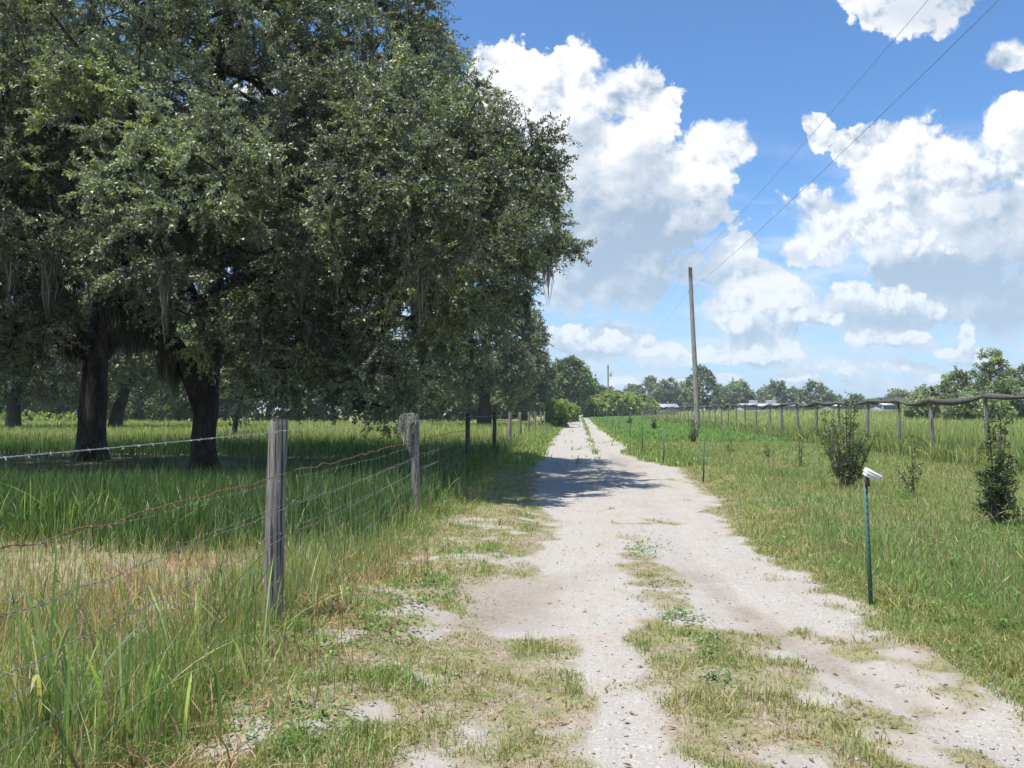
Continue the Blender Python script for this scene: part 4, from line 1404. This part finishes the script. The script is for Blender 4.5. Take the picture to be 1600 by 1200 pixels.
# clump of trees beyond the fence on the right
for i, (px, ty, dist, hwp, lab) in enumerate([
        (1548, 548, 92, 34, 'tallest spiky-topped tree of the clump beyond the fence'), (1500, 575, 96, 36, 'rounded tree left of the spiky-topped one'),
        (1600, 568, 90, 50, 'broad tree of the clump at the picture edge'), (1452, 606, 94, 34, 'low spreading shrubby tree at the near left of the clump'),
        (1520, 612, 86, 46, 'low bushy tree in front of the spiky-topped one')]):
    p = at(px, ty, dist)
    hh, hw = p[2], hwp / F * dist
    lob = [(0, 0, hh * .52, hw * .85, hw * .8, hh * .46), (-hw * .6, -.6, hh * .38, hw * .55, hw * .5, hh * .34), (hw * .6, -.6, hh * .4, hw * .5, hw * .5, hh * .36)]
    if i == 0:
        lob.append((0, 0, hh * .82, hw * .35, hw * .35, hh * .2))
    simple_oak(lab, 0, 0, hh, lob, 190, .62, 8, 14, .24, .11, r=.14, pal=[(.11, .15, .07), (.145, .185, .085), (.19, .22, .105), (.19, .17, .11)], wts=[.34, .33, .22, .11], zmin=.3,
               group='tree clump beyond the right fence', pos=(p[0], dist), inner=.4, name='scrub_tree', keep_in=.5)


# ------------------------------------------------------------------ row of planted shrubs on the right
def shrub(label, px, py, topy, halfpx, nst, leaves, pal=None, group='planted shrubs in the meadow', spread=1.0, dens=1.0, lL=.075, lW=.017, spire=None):
    g = ground_at(px, py)
    b = np.array([g[0], g[1], layout(g[:1], g[1:2])[3][0]])
    sc_ = g[1] / F
    H = (py - topy) * sc_
    W = halfpx * sc_
    root = empty('shrub', b, label, 'shrub', group)
    SA, SB, RA, RB = [], [], [], []
    base, axs = [], []
    for s in range(nst):
        a = 2 * PI * s / nst + rng.uniform(-.5, .5)
        out = rng.uniform(.15, 1.0) * W * spread
        hh = H * (1.0 if s == 0 else rng.uniform(.42, 1.0) * (1 - .18 * out / max(W, .01)))
        if s == 0:
            out = W * .15
        p0 = np.array([math.cos(a) * .03, math.sin(a) * .03, 0])
        p1 = np.array([math.cos(a) * out * .55, math.sin(a) * out * .55, hh * .42])
        p2 = np.array([math.cos(a) * out + rng.normal(0, .03), math.sin(a) * out + rng.normal(0, .03), hh])
        t = np.linspace(0, 1, 9)[:, None]
        cv = (1 - t) ** 2 * p0 + 2 * t * (1 - t) * p1 + t ** 2 * p2
        r = np.linspace(.012 + .004 * H, .003, 9)
        SA += list(cv[:-1]); SB += list(cv[1:]); RA += list(r[:-1]); RB += list(r[1:])
        # side shoots
        for k in range(int(16 * dens)):
            f = rng.uniform(.10, .98)
            q = (1 - f) ** 2 * p0 + 2 * f * (1 - f) * p1 + f ** 2 * p2
            d = unit(rng.normal(0, 1, 3) * np.array([1, 1, .35]) + np.array([0, 0, .75]))
            L = rng.uniform(.10, .28) * (H / 1.5) ** .5 * (1.15 - .6 * f)
            e = q + d * L
            SA.append(q); SB.append(e); RA.append(.004); RB.append(.002)
            n = int(leaves * (L / .2))
            ff = rng.uniform(.1, 1.05, n)[:, None]
            base.append(q + d * L * ff)
            axs.append(unit(d * .55 + rdir(n)))
        n = int(leaves * 1.6)
        f = rng.uniform(.15, 1, n)[:, None]
        base.append((1 - f) ** 2 * p0 + 2 * f * (1 - f) * p1 + f ** 2 * p2)
        axs.append(unit(np.array([0, 0, .5]) + rdir(n)))
    base, axs = np.concatenate(base), np.concatenate(axs)
    n = len(base)
    v, l, c = leaf_quads(base, axs, unit(rdir(n) + np.array([0, 0, .3])), lL * rng.uniform(.7, 1.3, n), lW * rng.uniform(.8, 1.3, n))
    col = tints(n, pal or [(.055, .085, .04), (.08, .115, .045), (.11, .15, .06), (.17, .21, .07)], .2, [.34, .33, .23, .10] if pal is None else None)
    mesh_obj('foliage', v, l, c, M_leaf, root, col=np.repeat(col, 4, 0))
    v, l, c = frusta(np.array(SA), np.array(SB), np.array(RA), np.array(RB), 5)
    mesh_obj('stem', v, l, c, M_stem, root)
    return root


shrub('tall bushy dark shrub with upright shoots growing behind the nearest white lamp', 1325, 768, 622, 50, 15, 15, dens=1.0)
shrub('dense dark shrub nearest the camera in the meadow, broad at the foot', 1560, 830, 634, 36, 12, 15, dens=1.0, lL=.07, lW=.018)
shrub('thin spindly seedling between the two big shrubs', 1425, 783, 692, 16, 3, 9, dens=.75)
shrub('thin knee-high seedling left of the tall bushy shrub', 1251, 733, 684, 9, 2, 9, dens=.7)
shrub('short dark seedling in the open meadow left of the others', 1200, 719, 697, 7, 2, 12, dens=.8)
shrub('small bushy shrub at the foot of the leaning pole', 1084, 694, 652, 12, 7, 12)
shrub('tiny seedling just right of the nearest bare stake', 1143, 711, 690, 5, 2, 10, dens=.7)
shrub('distant small dark shrub behind the third stake', 1022, 673, 655, 6, 6, 10, lL=.12, lW=.035)
shrub('distant twin shrub between the far stakes', 984, 664, 650, 5, 6, 10, lL=.14, lW=.04)
shrub('yellow topped weed sprouting above the tall bushy shrub', 1300, 722, 640, 18, 5, 9, pal=[(.12, .18, .04), (.2, .23, .06)], dens=.7)


# ------------------------------------------------------------------ broad-leaved weeds
def weeds():
    spots = [(545, 965, .16, 60), (570, 990, .15, 60), (590, 1010, .14, 50), (620, 995, .16, 60), (640, 955, .13, 50), (655, 910, .13, 40), (665, 925, .12, 40), (690, 940, .10, 30), (615, 950, .14, 40),
             (500, 1030, .14, 50), (480, 1140, .13, 50), (430, 1180, .12, 50), (520, 1150, .12, 40), (600, 1060, .08, 30), (400, 1130, .14, 40), (350, 1170, .12, 40),
             (690, 810, .25, 60), (715, 795, .22, 50), (670, 835, .2, 50), (730, 830, .15, 40), (300, 985, .15, 40), (230, 860, .2, 40),
             (1380, 790, .16, 70), (1410, 785, .16, 70), (1400, 800, .15, 50), (1580, 840, .14, 60), (1545, 850, .13, 60), (1590, 870, .13, 60), (1520, 960, .10, 40), (1570, 1000, .10, 60), (1590, 950, .10, 50), (1500, 900, .1, 40),
             (1075, 968, .10, 40), (1100, 1000, .07, 30), (1105, 1025, .07, 40), (1055, 965, .08, 30), (1110, 1060, .05, 20), (1130, 1065, .05, 20), (1005, 868, .12, 30), (1018, 858, .16, 30), (1000, 860, .10, 20), (1030, 918, .12, 25), (935, 745, .25, 40), (920, 700, .25, 30),
             (1460, 965, .08, 40), (1485, 985, .08, 40), (1540, 1030, .08, 40), (1300, 830, .10, 30), (1230, 850, .10, 30), (1460, 870, .12, 40), (1490, 840, .14, 40), (1370, 850, .1, 30)]
    V, Lp, Ct, Cc = [], [], [], []
    off = 0
    for (px, py, hh, n) in spots:
        g = ground_at(px, py)
        z0 = layout(g[:1], g[1:2])[3][0]
        n = int(n * 2.2)
        s = hh * .75
        base = np.stack([g[0] + rng.normal(0, s, n), g[1] + rng.normal(0, s * 1.2, n), z0 + np.abs(rng.normal(0, hh * .45, n)) + .01], 1)
        L = rng.uniform(.014, .034, n) * (1 + g[1] / 18)
        v, l, c = leaf_quads(base, unit(rdir(n) * np.array([1, 1, .4])), unit(rdir(n) * .5 + np.array([0, 0, 1])), L, L * rng.uniform(.4, .6, n), .12)
        V.append(v); Lp.append(l + off); Ct.append(c)
        off += len(v)
        Cc.append(np.repeat(tints(n, [(.10, .20, .04), (.14, .24, .05), (.07, .14, .03), (.18, .25, .07)], .15), 4, 0))
    o = mesh_obj('low_weeds', np.concatenate(V), np.concatenate(Lp), np.concatenate(Ct), M_leaf, col=np.concatenate(Cc))
    tag(o, 'patches of low broad leaved weeds among the grass', 'weeds', kind='stuff')


weeds()


# ------------------------------------------------------------------ pebbles and leaf litter on the track
def pebbles():
    n = 5200
    X, Y = scatter(n, 2.8, 16, -1.2, 2.6, 1.6)
    veg, damp, th, h = layout(X, Y)
    k = rng.random(n) < (1 - veg * .75)
    X, Y, h = X[k], Y[k], h[k]
    n = len(X)
    r = np.clip(rng.lognormal(-5.2, .42, n), .003, .022)
    d = np.array([(1, 0, 0), (-1, 0, 0), (0, 1, 0), (0, -1, 0), (0, 0, 1), (0, 0, -1)], float)
    v = d[None] * (r[:, None, None] * rng.uniform(.55, 1.2, (n, 6, 1))) * np.array([1, 1, .6])
    a = rng.uniform(0, PI, n)
    ca, sa = np.cos(a)[:, None], np.sin(a)[:, None]
    x, y = v[..., 0] * ca - v[..., 1] * sa, v[..., 0] * sa + v[..., 1] * ca
    v = np.stack([x + X[:, None], y + Y[:, None], v[..., 2] + (h + r * .25)[:, None]], -1).reshape(-1, 3)
    f = np.array([(0, 2, 4), (2, 1, 4), (1, 3, 4), (3, 0, 4), (2, 0, 5), (1, 2, 5), (3, 1, 5), (0, 3, 5)]).ravel()
    o = mesh_obj('gravel', v, (np.arange(n)[:, None] * 6 + f[None]).ravel(), np.full(n * 8, 3), M_stone, smooth=True)
    tag(o, 'loose shell and limestone gravel scattered on the track', 'gravel', kind='stuff')


pebbles()


def litter():
    n = 16000
    X, Y = scatter(n, 2.8, 16, -3.2, 3.0, 1.5)
    veg, damp, th, h = layout(X, Y)
    k = rng.random(n) < np.clip(.15 + .5 * veg + .4 * th, 0, 1) * np.where((X > LE(Y)) & (X < RE(Y)), .35, 1)
    X, Y, h = X[k], Y[k], h[k]
    n = len(X)
    L = rng.uniform(.015, .055, n)
    v, l, c = leaf_quads(np.stack([X, Y, h + .006], 1), unit(rdir(n) * np.array([1, 1, .15])), unit(rdir(n) * .3 + np.array([0, 0, 1])), L, L * .33, .15)
    o = mesh_obj('dead_leaves', v, l, c, M_dry, col=np.repeat(tints(n, [(.22, .13, .07), (.32, .22, .13), (.14, .09, .05)], .2), 4, 0))
    tag(o, 'small brown dead leaves lying on the sandy turf', 'leaves', kind='stuff')


litter()


# ------------------------------------------------------------------ wire fence on the left
def catenary(a, b, sag, n):
    t = np.linspace(0, 1, n)[:, None]
    p = np.asarray(a) * (1 - t) + np.asarray(b) * t
    p[:, 2] -= (4 * sag * t * (1 - t))[:, 0]
    return p


def wire_fence():
    posts = []
    xs = [(425, 984), (650, 812), (730, 741), (772, 719), (796, 700), (813, 690), (826, 683), (836, 678.5), (845, 675), (851, 672), (857, 670)]
    for i, (px, py) in enumerate(xs):
        g = ground_at(px, py)
        if i >= 4:
            Y = 25 + 6.4 * (i - 3)
            g = np.array([at(px, 640, Y)[0], Y, 0])
        posts.append(g)
    first = posts[0] - (posts[1] - posts[0]) * np.array([.5, 1, 0])
    first[0] = posts[0][0] + .06
    posts = [first] + posts
    root = empty('wire_fence', (posts[1][0], posts[1][1], 0), 'rusty barbed and woven wire fence on grey weathered posts left of the track', 'fence')
    o0 = np.array(root.location)
    H = [1.41, 1.42, 1.42, 1.40, 1.41, 1.42, 1.40, 1.41, 1.42, 1.41, 1.42, 1.42]
    rads = [.075, .068, .056, .055, .06, .062, .065, .062, .06, .065, .06, .06]
    tops = []
    for i, (g, h) in enumerate(zip(posts, H)):
        if i == 0:
            tops.append(np.array([g[0], g[1], h]))
            lean = (0, 0)
        else:
            lean = [(.012, .0), (.02, .01), (-.01, 0), (.01, 0)][i % 4]
        mb = MB()
        zz = np.array([-.3, 0, .15, .4, .7, 1.0, h - .04, h - .012, h])
        r = rads[i] * np.array([1.04, 1.02, .97, 1.0, .99, .97, .96, .94, .86])
        pts = np.stack([lean[0] * zz + .006 * np.sin(zz * 4 + i), lean[1] * zz, zz], 1)
        mb.tube(pts, r, 14)
        v = mb.v[0]
        a = np.arctan2(v[:, 1], v[:, 0])
        v[:, :2] *= (1 + .05 * np.sin(3 * a + i) + .03 * np.sin(7 * a + 2 * i))[:, None]
        v[v[:, 2] > h - .002, 2] += (.02 * np.cos(a + 1.3))[v[:, 2] > h - .002]
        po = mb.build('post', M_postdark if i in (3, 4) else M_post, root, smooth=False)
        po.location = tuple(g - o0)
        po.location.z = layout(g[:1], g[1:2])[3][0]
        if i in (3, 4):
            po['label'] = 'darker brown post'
        elif i == 1:
            po['label'] = 'thick split weathered grey post'
        if i:
            tops.append(np.array([g[0] + lean[0] * h, g[1], h]))
    tops = np.array(tops)
    tops[0][1] = min(tops[0][1], 0.2)

    def strand(hf, sag, rad, mat, name, barbs, wob=0.0, last=None, label=None, off=.075):
        mb = MB()
        m = len(tops) if last is None else last
        for i in range(m - 1):
            a, b = tops[i].copy(), tops[i + 1].copy()
            a[2], b[2] = hf[min(i, len(hf) - 1)], hf[min(i + 1, len(hf) - 1)]
            a[0] += off
            b[0] += off
            near = i < 3
            n = 90 if near else 16
            p = catenary(a, b, sag, n)
            if near and wob:
                s = np.linspace(0, 1, n)
                p[:, 2] += wob * (vnoise(s * 26 + i * 3, s * 0 + 7, 3) - .5) * np.sin(s * PI) ** .3
                p[:, 0] += wob * (vnoise(s * 26 + i * 3, s * 0 + 17, 5) - .5)
            if near:
                th = np.linspace(0, np.linalg.norm(b - a) / .055 * PI, n * 3)
                pp = np.stack([np.interp(np.linspace(0, 1, n * 3), np.linspace(0, 1, n), p[:, c]) for c in range(3)], 1)
                for ph in (0, PI):
                    q = pp.copy()
                    q[:, 0] += np.cos(th + ph) * rad * .8
                    q[:, 2] += np.sin(th + ph) * rad * .8
                    mb.tube(q - o0, rad * .75, 4)
            else:
                mb.tube(p - o0, rad * 1.25, 4)
            if barbs and near:
                L = np.linalg.norm(b - a)
                for s in np.arange(.06, L, .125):
                    c = np.array([np.interp(s / L, np.linspace(0, 1, n), p[:, c_]) for c_ in range(3)]) - o0
                    for k in range(2):
                        d = unit(rng.normal(0, 1, 3) * np.array([1, .3, 1])) * .014
                        mb.tube([c - d + np.array([0, .004 * k, 0]), c + d + np.array([0, .004 * k, 0])], .0013, 3)
                    mb.tube([c - np.array([0, .008, 0]), c + np.array([0, .008, 0])], rad * 1.9, 5)
        w = mb.build(name, mat, root)
        if label:
            w['label'] = label
        return w

    strand([1.395, 1.405, 1.40, 1.385, 1.39], .02, .0019, M_wire, 'barbed_wire', True, label='bright silver top strand')
    strand([1.02, 1.105, 1.15, 1.10, 1.1], .015, .0025, M_rust, 'barbed_wire', True, .035, last=8, label='rusty twisted strand')
    strand([.80, .86, .92, .88, .88], .02, .0018, M_dull, 'barbed_wire', True, .02, last=6, label='dull grey middle strand')
    strand([.60, .66, .73, .70, .7], .03, .0018, M_dull, 'barbed_wire', True, .02, last=6, label='dull grey low strand')
    # woven mesh
    mb = MB()
    hs = np.array([.08, .22, .37, .53, .70, .88, 1.06])
    for i in range(5):
        a, b = tops[i].copy(), tops[i + 1].copy()
        L = np.linalg.norm(b - a)
        for h in hs:
            n = 14
            p = catenary((a[0] + .07, a[1], h), (b[0] + .07, b[1], h), .02, n)
            p[:, 2] += rng.normal(0, .006, n)
            p[:, 0] += rng.normal(0, .006, n)
            mb.tube(p - o0, .0007, 3, cap=False)
        for s in np.arange(.08, L, .155):
            f = s / L
            x, y = a[0] + (b[0] - a[0]) * f + .07, a[1] + (b[1] - a[1]) * f
            z = hs - 4 * .02 * f * (1 - f)
            p = np.stack([x + rng.normal(0, .008, len(hs)), y + rng.normal(0, .01, len(hs)), z], 1)
            mb.tube(p - o0, .0007, 3, cap=False)
            if i < 3:
                for q in p:
                    mb.tube([q - o0 - np.array([0, .004, .004]), q - o0 + np.array([0, .004, .004])], .0026, 4)
    mb.build('woven_wire', M_cable, root)['label'] = 'thin woven wire squares'
    return posts, tops


POSTS, TOPS = wire_fence()

# tuft of grey moss hanging on the second post
p2 = POSTS[2]
m0 = np.array([p2[0] - .08, p2[1] - .07, 1.43])
anc = np.array([m0, m0 + (-.05, -.02, .0), m0 + (.05, -.07, .0), m0 + (-.10, 0, -.02), m0 + (.0, -.06, -.05)])
mo = moss_mesh(anc - m0, np.array([.46, .40, .28, .30, .55]), np.array([.03, .03, .022, .03, .028]), 110, None, 'moss_tuft', curl=.012)
mo.location = tuple(m0)
for c in mo.data.attributes['tint'].data:
    c.color = (c.color[0] * 2.6, c.color[1] * 2.6, c.color[2] * 2.8, 1)
tag(mo, 'pale grey tuft of moss draped over the top of the second fence post', 'moss')


# ------------------------------------------------------------------ post fence with rolled shade cloth on the right
def cloth_fence():
    FX = 10.75
    rays = [ray(p, 640) for p in (1640, 1536, 1458, 1400, 1352, 1308, 1275, 1247, 1222, 1201, 1182, 1166)]
    Ys = [FX * d[1] / d[0] for d in rays]
    while Ys[-1] < 138:
        Ys.append(Ys[-1] + 3.05)
    Ys = [Ys[0] - 6.1, Ys[0] - 3.05] + Ys
    root = empty('post_fence', (FX, Ys[0], 0), 'long fence of thin grey posts carrying a sagging dark roll of shade cloth', 'fence')
    o0 = np.array(root.location)
    tops = []
    for i, Y in enumerate(Ys):
        x = FX + rng.normal(0, .05)
        h = 1.86 + rng.normal(0, .04)
        z = np.array([-.2, 0, .5, 1.0, 1.5, h])
        l = rng.normal(0, .022, 2)
        mb = MB()
        pts = np.stack([l[0] * z, l[1] * z, z], 1)
        mb.tube(pts, (.057 + rng.normal(0, .007)) * np.array([1.02, 1, .98, .97, .95, .88]), 9)
        po = mb.build('post', M_post, root)
        po.location = (x - FX, Y - o0[1], 0)
        tops.append((x + l[0] * h, Y + l[1] * h, h))
    # the cloth hangs between the posts as one long lumpy roll
    pts, rad = [], []
    for i in range(len(tops) - 1):
        a, b = np.array(tops[i]), np.array(tops[i + 1])
        sag = [.05, .16, .03, .10, .13, .02, .09][i % 7]
        n = 14 if i < 20 else 7
        for k in range(n):
            t = k / n
            p = a * (1 - t) + b * t
            p[2] += .0 - 4 * sag * t * (1 - t)
            pts.append(p)
            rad.append(.064 + .02 * math.sin(i * 1.7 + t * 5) + .014 * rng.random())
    mb = MB()
    pts = np.array(pts) - o0
    mb.tube(pts, rad, 14)
    v = mb.v[0]
    m = len(pts)
    body = v[:m * 14].reshape(m, 14, 3)
    th = np.arange(14) * 2 * PI / 14
    rel = body - pts[:, None]
    wr = 1 + .16 * np.sin(2 * th[None] + np.arange(m)[:, None] * .22) + .10 * np.sin(5 * th[None] + np.arange(m)[:, None] * .35)
    v[:m * 14] = (pts[:, None] + rel * wr[..., None] * np.array([1, 1, .95])).reshape(-1, 3)
    mb.build('cloth_roll', M_cloth, root, smooth=True)
    # ties
    for tp in tops[:16]:
        tb = MB()
        c = np.array(tp) - o0
        th = np.linspace(0, 2 * PI, 13)
        tb.tube(np.stack([c[0] + .115 * np.cos(th), np.full(13, c[1]), c[2] + .115 * np.sin(th)], 1), .006, 4)
        tb.build('tie', M_cable, root)


cloth_fence()


# ------------------------------------------------------------------ green stakes, some with a white lamp
def stake_mesh(h, parent):
    mb = MB()
    # T section
    mb.box((-.017, -.003, -.25), (.017, .003, h), bev=0)
    mb.box((-.003, .004, -.25), (.003, .028, h))
    for z in np.arange(.12, h - .02, .055):
        mb.box((-.004, -.0075, z), (.004, -.0032, z + .009))
    return mb.build('stake', M_green, parent)


def lamp_head(h, parent):
    from mathutils import Euler
    rot = Euler((R(6), R(31), R(-12)))
    c = np.array([.055, -.01, h + .055])
    mb = MB()
    mb.box((-.018, -.014, -.045), (.018, .014, .03), org=(.012, 0, h + .01))
    mb.build('bracket', M_brownmetal, parent)
    mb = MB()
    mb.box((-.062, -.052, .008), (.065, .052, .028), rot, c, .005)
    mb.box((-.062, -.050, -.012), (.050, .050, .0075), rot, c, .004)
    mb.box((-.055, -.042, -.034), (.030, .042, -.0125), rot, c, .004)
    hd = mb.build('lamp_head', M_white, parent)
    mb = MB()
    mb.box((-.048, -.040, .0285), (.052, .040, .031), rot, c)
    mb.build('solar_panel', M_panel, hd)


stakes = [  # px, base py, top py, lamp, label
    (1361, 948, 763, True, 'green metal stake with white solar lamp standing nearest in the grass edge'),
    (1099, 753, 684, False, 'bare dark green stake second from the camera, right of the track'),
    (1037, 726, 674, False, 'short pale green bare stake beside the sandy pull-off'),
    (1004, 706, 646, False, 'tall bare stake on the near edge of the pull-off'),
    (985, 688, 641, True, 'tall stake with white lamp just past the pull-off'),
    (967, 678, 645, False, 'bare stake behind the first far lamp'),
    (957, 670.5, 642, True, 'stake with white lamp, second of the far lamps'),
    (948, 665, 645, False, 'bare far stake in front of the second pole'),
    (943, 662, 641, True, 'stake with small white lamp just left of the second pole'),
    (936, 658.5, 643, False, 'faint bare stake before the farthest lamp'),
    (929, 656.5, 641, True, 'farthest stake carrying a white lamp speck'),
]
for (px, py, ty, lamp, lab) in stakes:
    g = ground_at(px, py)
    z0 = layout(g[:1], g[1:2])[3][0]
    h = (py - ty) * g[1] / F
    root = empty('lamp_stake' if lamp else 'metal_stake', (g[0], g[1], z0), lab, 'stake', 'green stakes along the track', rz=rng.uniform(-.3, .3) if g[1] > 8 else .2)
    root.rotation_euler.y = -.035 if g[1] < 8 else rng.normal(0, .012)
    stake_mesh(h, root)
    if lamp:
        lamp_head(h, root)


# ------------------------------------------------------------------ utility poles and lines
def pole(label, x, y, h, r0, r1, lean, trans=False, near=False):
    root = empty('utility_pole', (x, y, 0), label, 'utility pole', 'poles beside the track')
    z = np.linspace(-.5, h, 14)
    pts = np.stack([lean * z + .02 * np.sin(z * .5), 0 * z, z], 1)
    MB().tube(pts, np.linspace(r0, r1, 14), 14).build('pole', M_pole, root, smooth=True)
    t = lean * h
    mb = MB()
    mb.box((t - r1 * .7 - .03, -.06, h - .9), (t - r1 * .7, .06, h + .12), bev=.008)
    mb.build('top_bracket', M_cable, root)
    ins = MB()
    for k, (zz, rr) in enumerate([(0, .03), (.04, .07), (.09, .05), (.12, .065), (.17, .035), (.22, .03)]):
        pass
    ins.tube([(t - r1 * .7 - .015, 0, h + .12 + q) for q in (0, .04, .05, .10, .11, .17, .2)], [.025, .06, .035, .06, .035, .045, .03], 10)
    ins.build('insulator', M_ins, root)
    hk = MB()
    z2 = h - 1.85
    hk.tube([(lean * z2, 0, z2), (lean * z2 - .2, 0, z2), (lean * z2 - .24, 0, z2 + .07)], .018, 6)
    hk.tube([(lean * z2 - .24, 0, z2 + .04), (lean * z2 - .24, 0, z2 + .09), (lean * z2 - .24, 0, z2 + .14)], [.05, .06, .03], 8)
    hk.build('side_hook', M_ins, root)
    if trans:
        c = MB()
        c.tube([(r0 + .34, 0, h - 2.5), (r0 + .34, 0, h - 2.42), (r0 + .34, 0, h - 1.6), (r0 + .34, 0, h - 1.5)], [.22, .26, .26, .2], 14)
        c.tube([(r0 + .34, 0, h - 1.5), (r0 + .34, 0, h - 1.25)], .05, 8)
        c.box((r0 - .1, -.05, h - 2.1), (r0 + .12, .05, h - 1.9))
        c.build('transformer', M_can, root)
    return np.array([x + t, y, h + .28]), np.array([x + lean * z2 - .24, y, z2 + .14])


def pole_at(px, Y, ty):
    p = at(px, ty, Y)
    return p[0], Y, p[2]


x1, y1, h1 = pole_at(1088, 58, 418)
A1, B1 = pole('tall weathered wooden pole leaning slightly, nearest of the three', x1, y1, h1, .20, .135, -.036)
x2, y2, h2 = pole_at(950, 180, 571)
A2, B2 = pole('second pole down the track with a small grey transformer', x2, y2, h2, .22, .16, 0.002, True)
x3, y3, h3 = pole_at(932, 285, 595)
A3, B3 = pole('farthest thin pole beside the tree at the track end', x3, y3, h3, .22, .17, 0)


def line(a, b, sag, rad, label):
    mb = MB()
    o0 = (np.asarray(a) + np.asarray(b)) / 2
    mb.tube(catenary(a, b, sag, 60) - o0, rad, 5)
    o = mb.build('power_line', M_cable)
    o.location = tuple(o0)
    tag(o, label, 'wire', 'overhead lines')


# aim the near span through where it leaves the picture
e1 = at(1450, 0, 15.8)
e2 = at(1561, 0, 14.2)


def extend(a, e, sag, Yend):
    # a span whose sagging curve passes through e, ending at distance Yend
    t = (a[1] - e[1]) / (a[1] - Yend)
    x = a[0] + (e[0] - a[0]) / t
    z = a[2] + (e[2] + 4 * sag * t * (1 - t) - a[2]) / t
    return np.array([x, Yend, z])


line(A1, extend(A1, e1, .9, -22), .9, .005, 'upper overhead wire from the leaning pole top toward the camera')
line(B1, extend(B1, e2, .8, -22), .8, .0068, 'lower thicker overhead wire from the leaning pole hook toward the camera')
line(A1, A2, 1.6, .0055, 'upper wire from the leaning pole to the transformer pole')
line(B1, B2, 1.5, .0055, 'lower wire from the leaning pole to the transformer pole')
line(A2, A3, 1.3, .006, 'upper wire between the two far poles')


# ------------------------------------------------------------------ farm sheds far across the pasture
def shed(label, pxa, pxb, py_top, Y, depth, eave, roofm, vents=()):
    a, b = at(pxa, py_top, Y), at(pxb, py_top, Y)
    w = b[0] - a[0]
    top = a[2]
    root = empty('farm_shed', (a[0], Y, 0), label, 'shed', 'farm sheds across the pasture')
    mb = MB()
    mb.box((.2, .2, 0), (w - .2, depth - .2, eave))
    mb.build('wall', M_wall, root)
    mb = MB()
    t = .12
    v = [(0, 0, eave + .01), (w, 0, eave + .01), (w, depth / 2, top), (0, depth / 2, top), (0, depth, eave + .01), (w, depth, eave + .01)]
    v2 = [(x, y, z + t) for x, y, z in v]
    mb.add(v + v2, [(6, 7, 8, 9), (9, 8, 11, 10), (0, 3, 2, 1), (3, 4, 5, 2), (0, 1, 7, 6), (5, 4, 10, 11), (0, 6, 9, 3), (3, 9, 10, 4), (1, 2, 8, 7), (2, 5, 11, 8)])
    x = 1.0
    while x < w - .5:                                   # standing seams
        mb.add([(x, 0, eave + t + .012), (x + .06, 0, eave + t + .012), (x + .06, depth / 2, top + t + .002), (x, depth / 2, top + t + .002),
                (x, 0, eave + t + .06), (x + .06, 0, eave + t + .06), (x + .06, depth / 2, top + t + .05), (x, depth / 2, top + t + .05)],
               [(4, 5, 6, 7), (0, 1, 5, 4), (1, 2, 6, 5), (3, 0, 4, 7)])
        x += 1.2
    rf = mb.build('roof', roofm, root)
    for (pv, wv) in vents:
        c = at(pv, py_top, Y)[0] - a[0]
        mb = MB()
        mb.box((c - wv / 2, depth / 2 - .5, top + .02), (c + wv / 2, depth / 2 + .5, top + .65), bev=.03)
        mb.box((c - wv / 2 - .1, depth / 2 - .6, top + .66), (c + wv / 2 + .1, depth / 2 + .6, top + .74))
        mb.build('roof_vent', M_white, rf)
    n = max(1, int(w / 7))
    for i in range(n):
        cx_ = w * (i + .5) / n
        mb = MB()
        mb.box((cx_ - 1.0, .15, .02), (cx_ + 1.0, .19, min(2.1, eave - .15)))
        mb.build('door', M_door, root)
    return root


shed('long low shed with a white metal roof and two roof vents', 1163, 1250, 631.0, 165, 12, 2.25, M_roof, ((1187, 1.5), (1216, 2.0)))
shed('second white-roofed shed, right of the vented one behind the fence', 1303, 1333, 630.2, 160, 10, 2.2, M_roof)
shed('small white-roofed shed at the foot of the tree clump', 1380, 1398, 628.5, 130, 7, 2.2, M_roof)
shed('grey-roofed shed behind the orchard row left of the leaning pole', 1010, 1062, 631.5, 190, 12, 2.0, M_roofgrey)


# ------------------------------------------------------------------ humid summer air
def haze():
    mb = MB()
    mb.box((-1502, -402, -1.3), (1502, 2002, 17.5))
    m, q = new_mat('humid_air')
    pv = q.n('ShaderNodeVolumePrincipled', {'Color': (0.86, 0.93, 1.0, 1), 'Density': 0.00042, 'Anisotropy': 0.2})
    out = q.n('ShaderNodeOutputMaterial')
    m.node_tree.links.new(pv.outputs[0], out.inputs['Volume'])
    o = mb.build('haze', m)
    tag(o, 'faint humid haze that pales the distant trees', 'haze', kind='stuff')


haze()
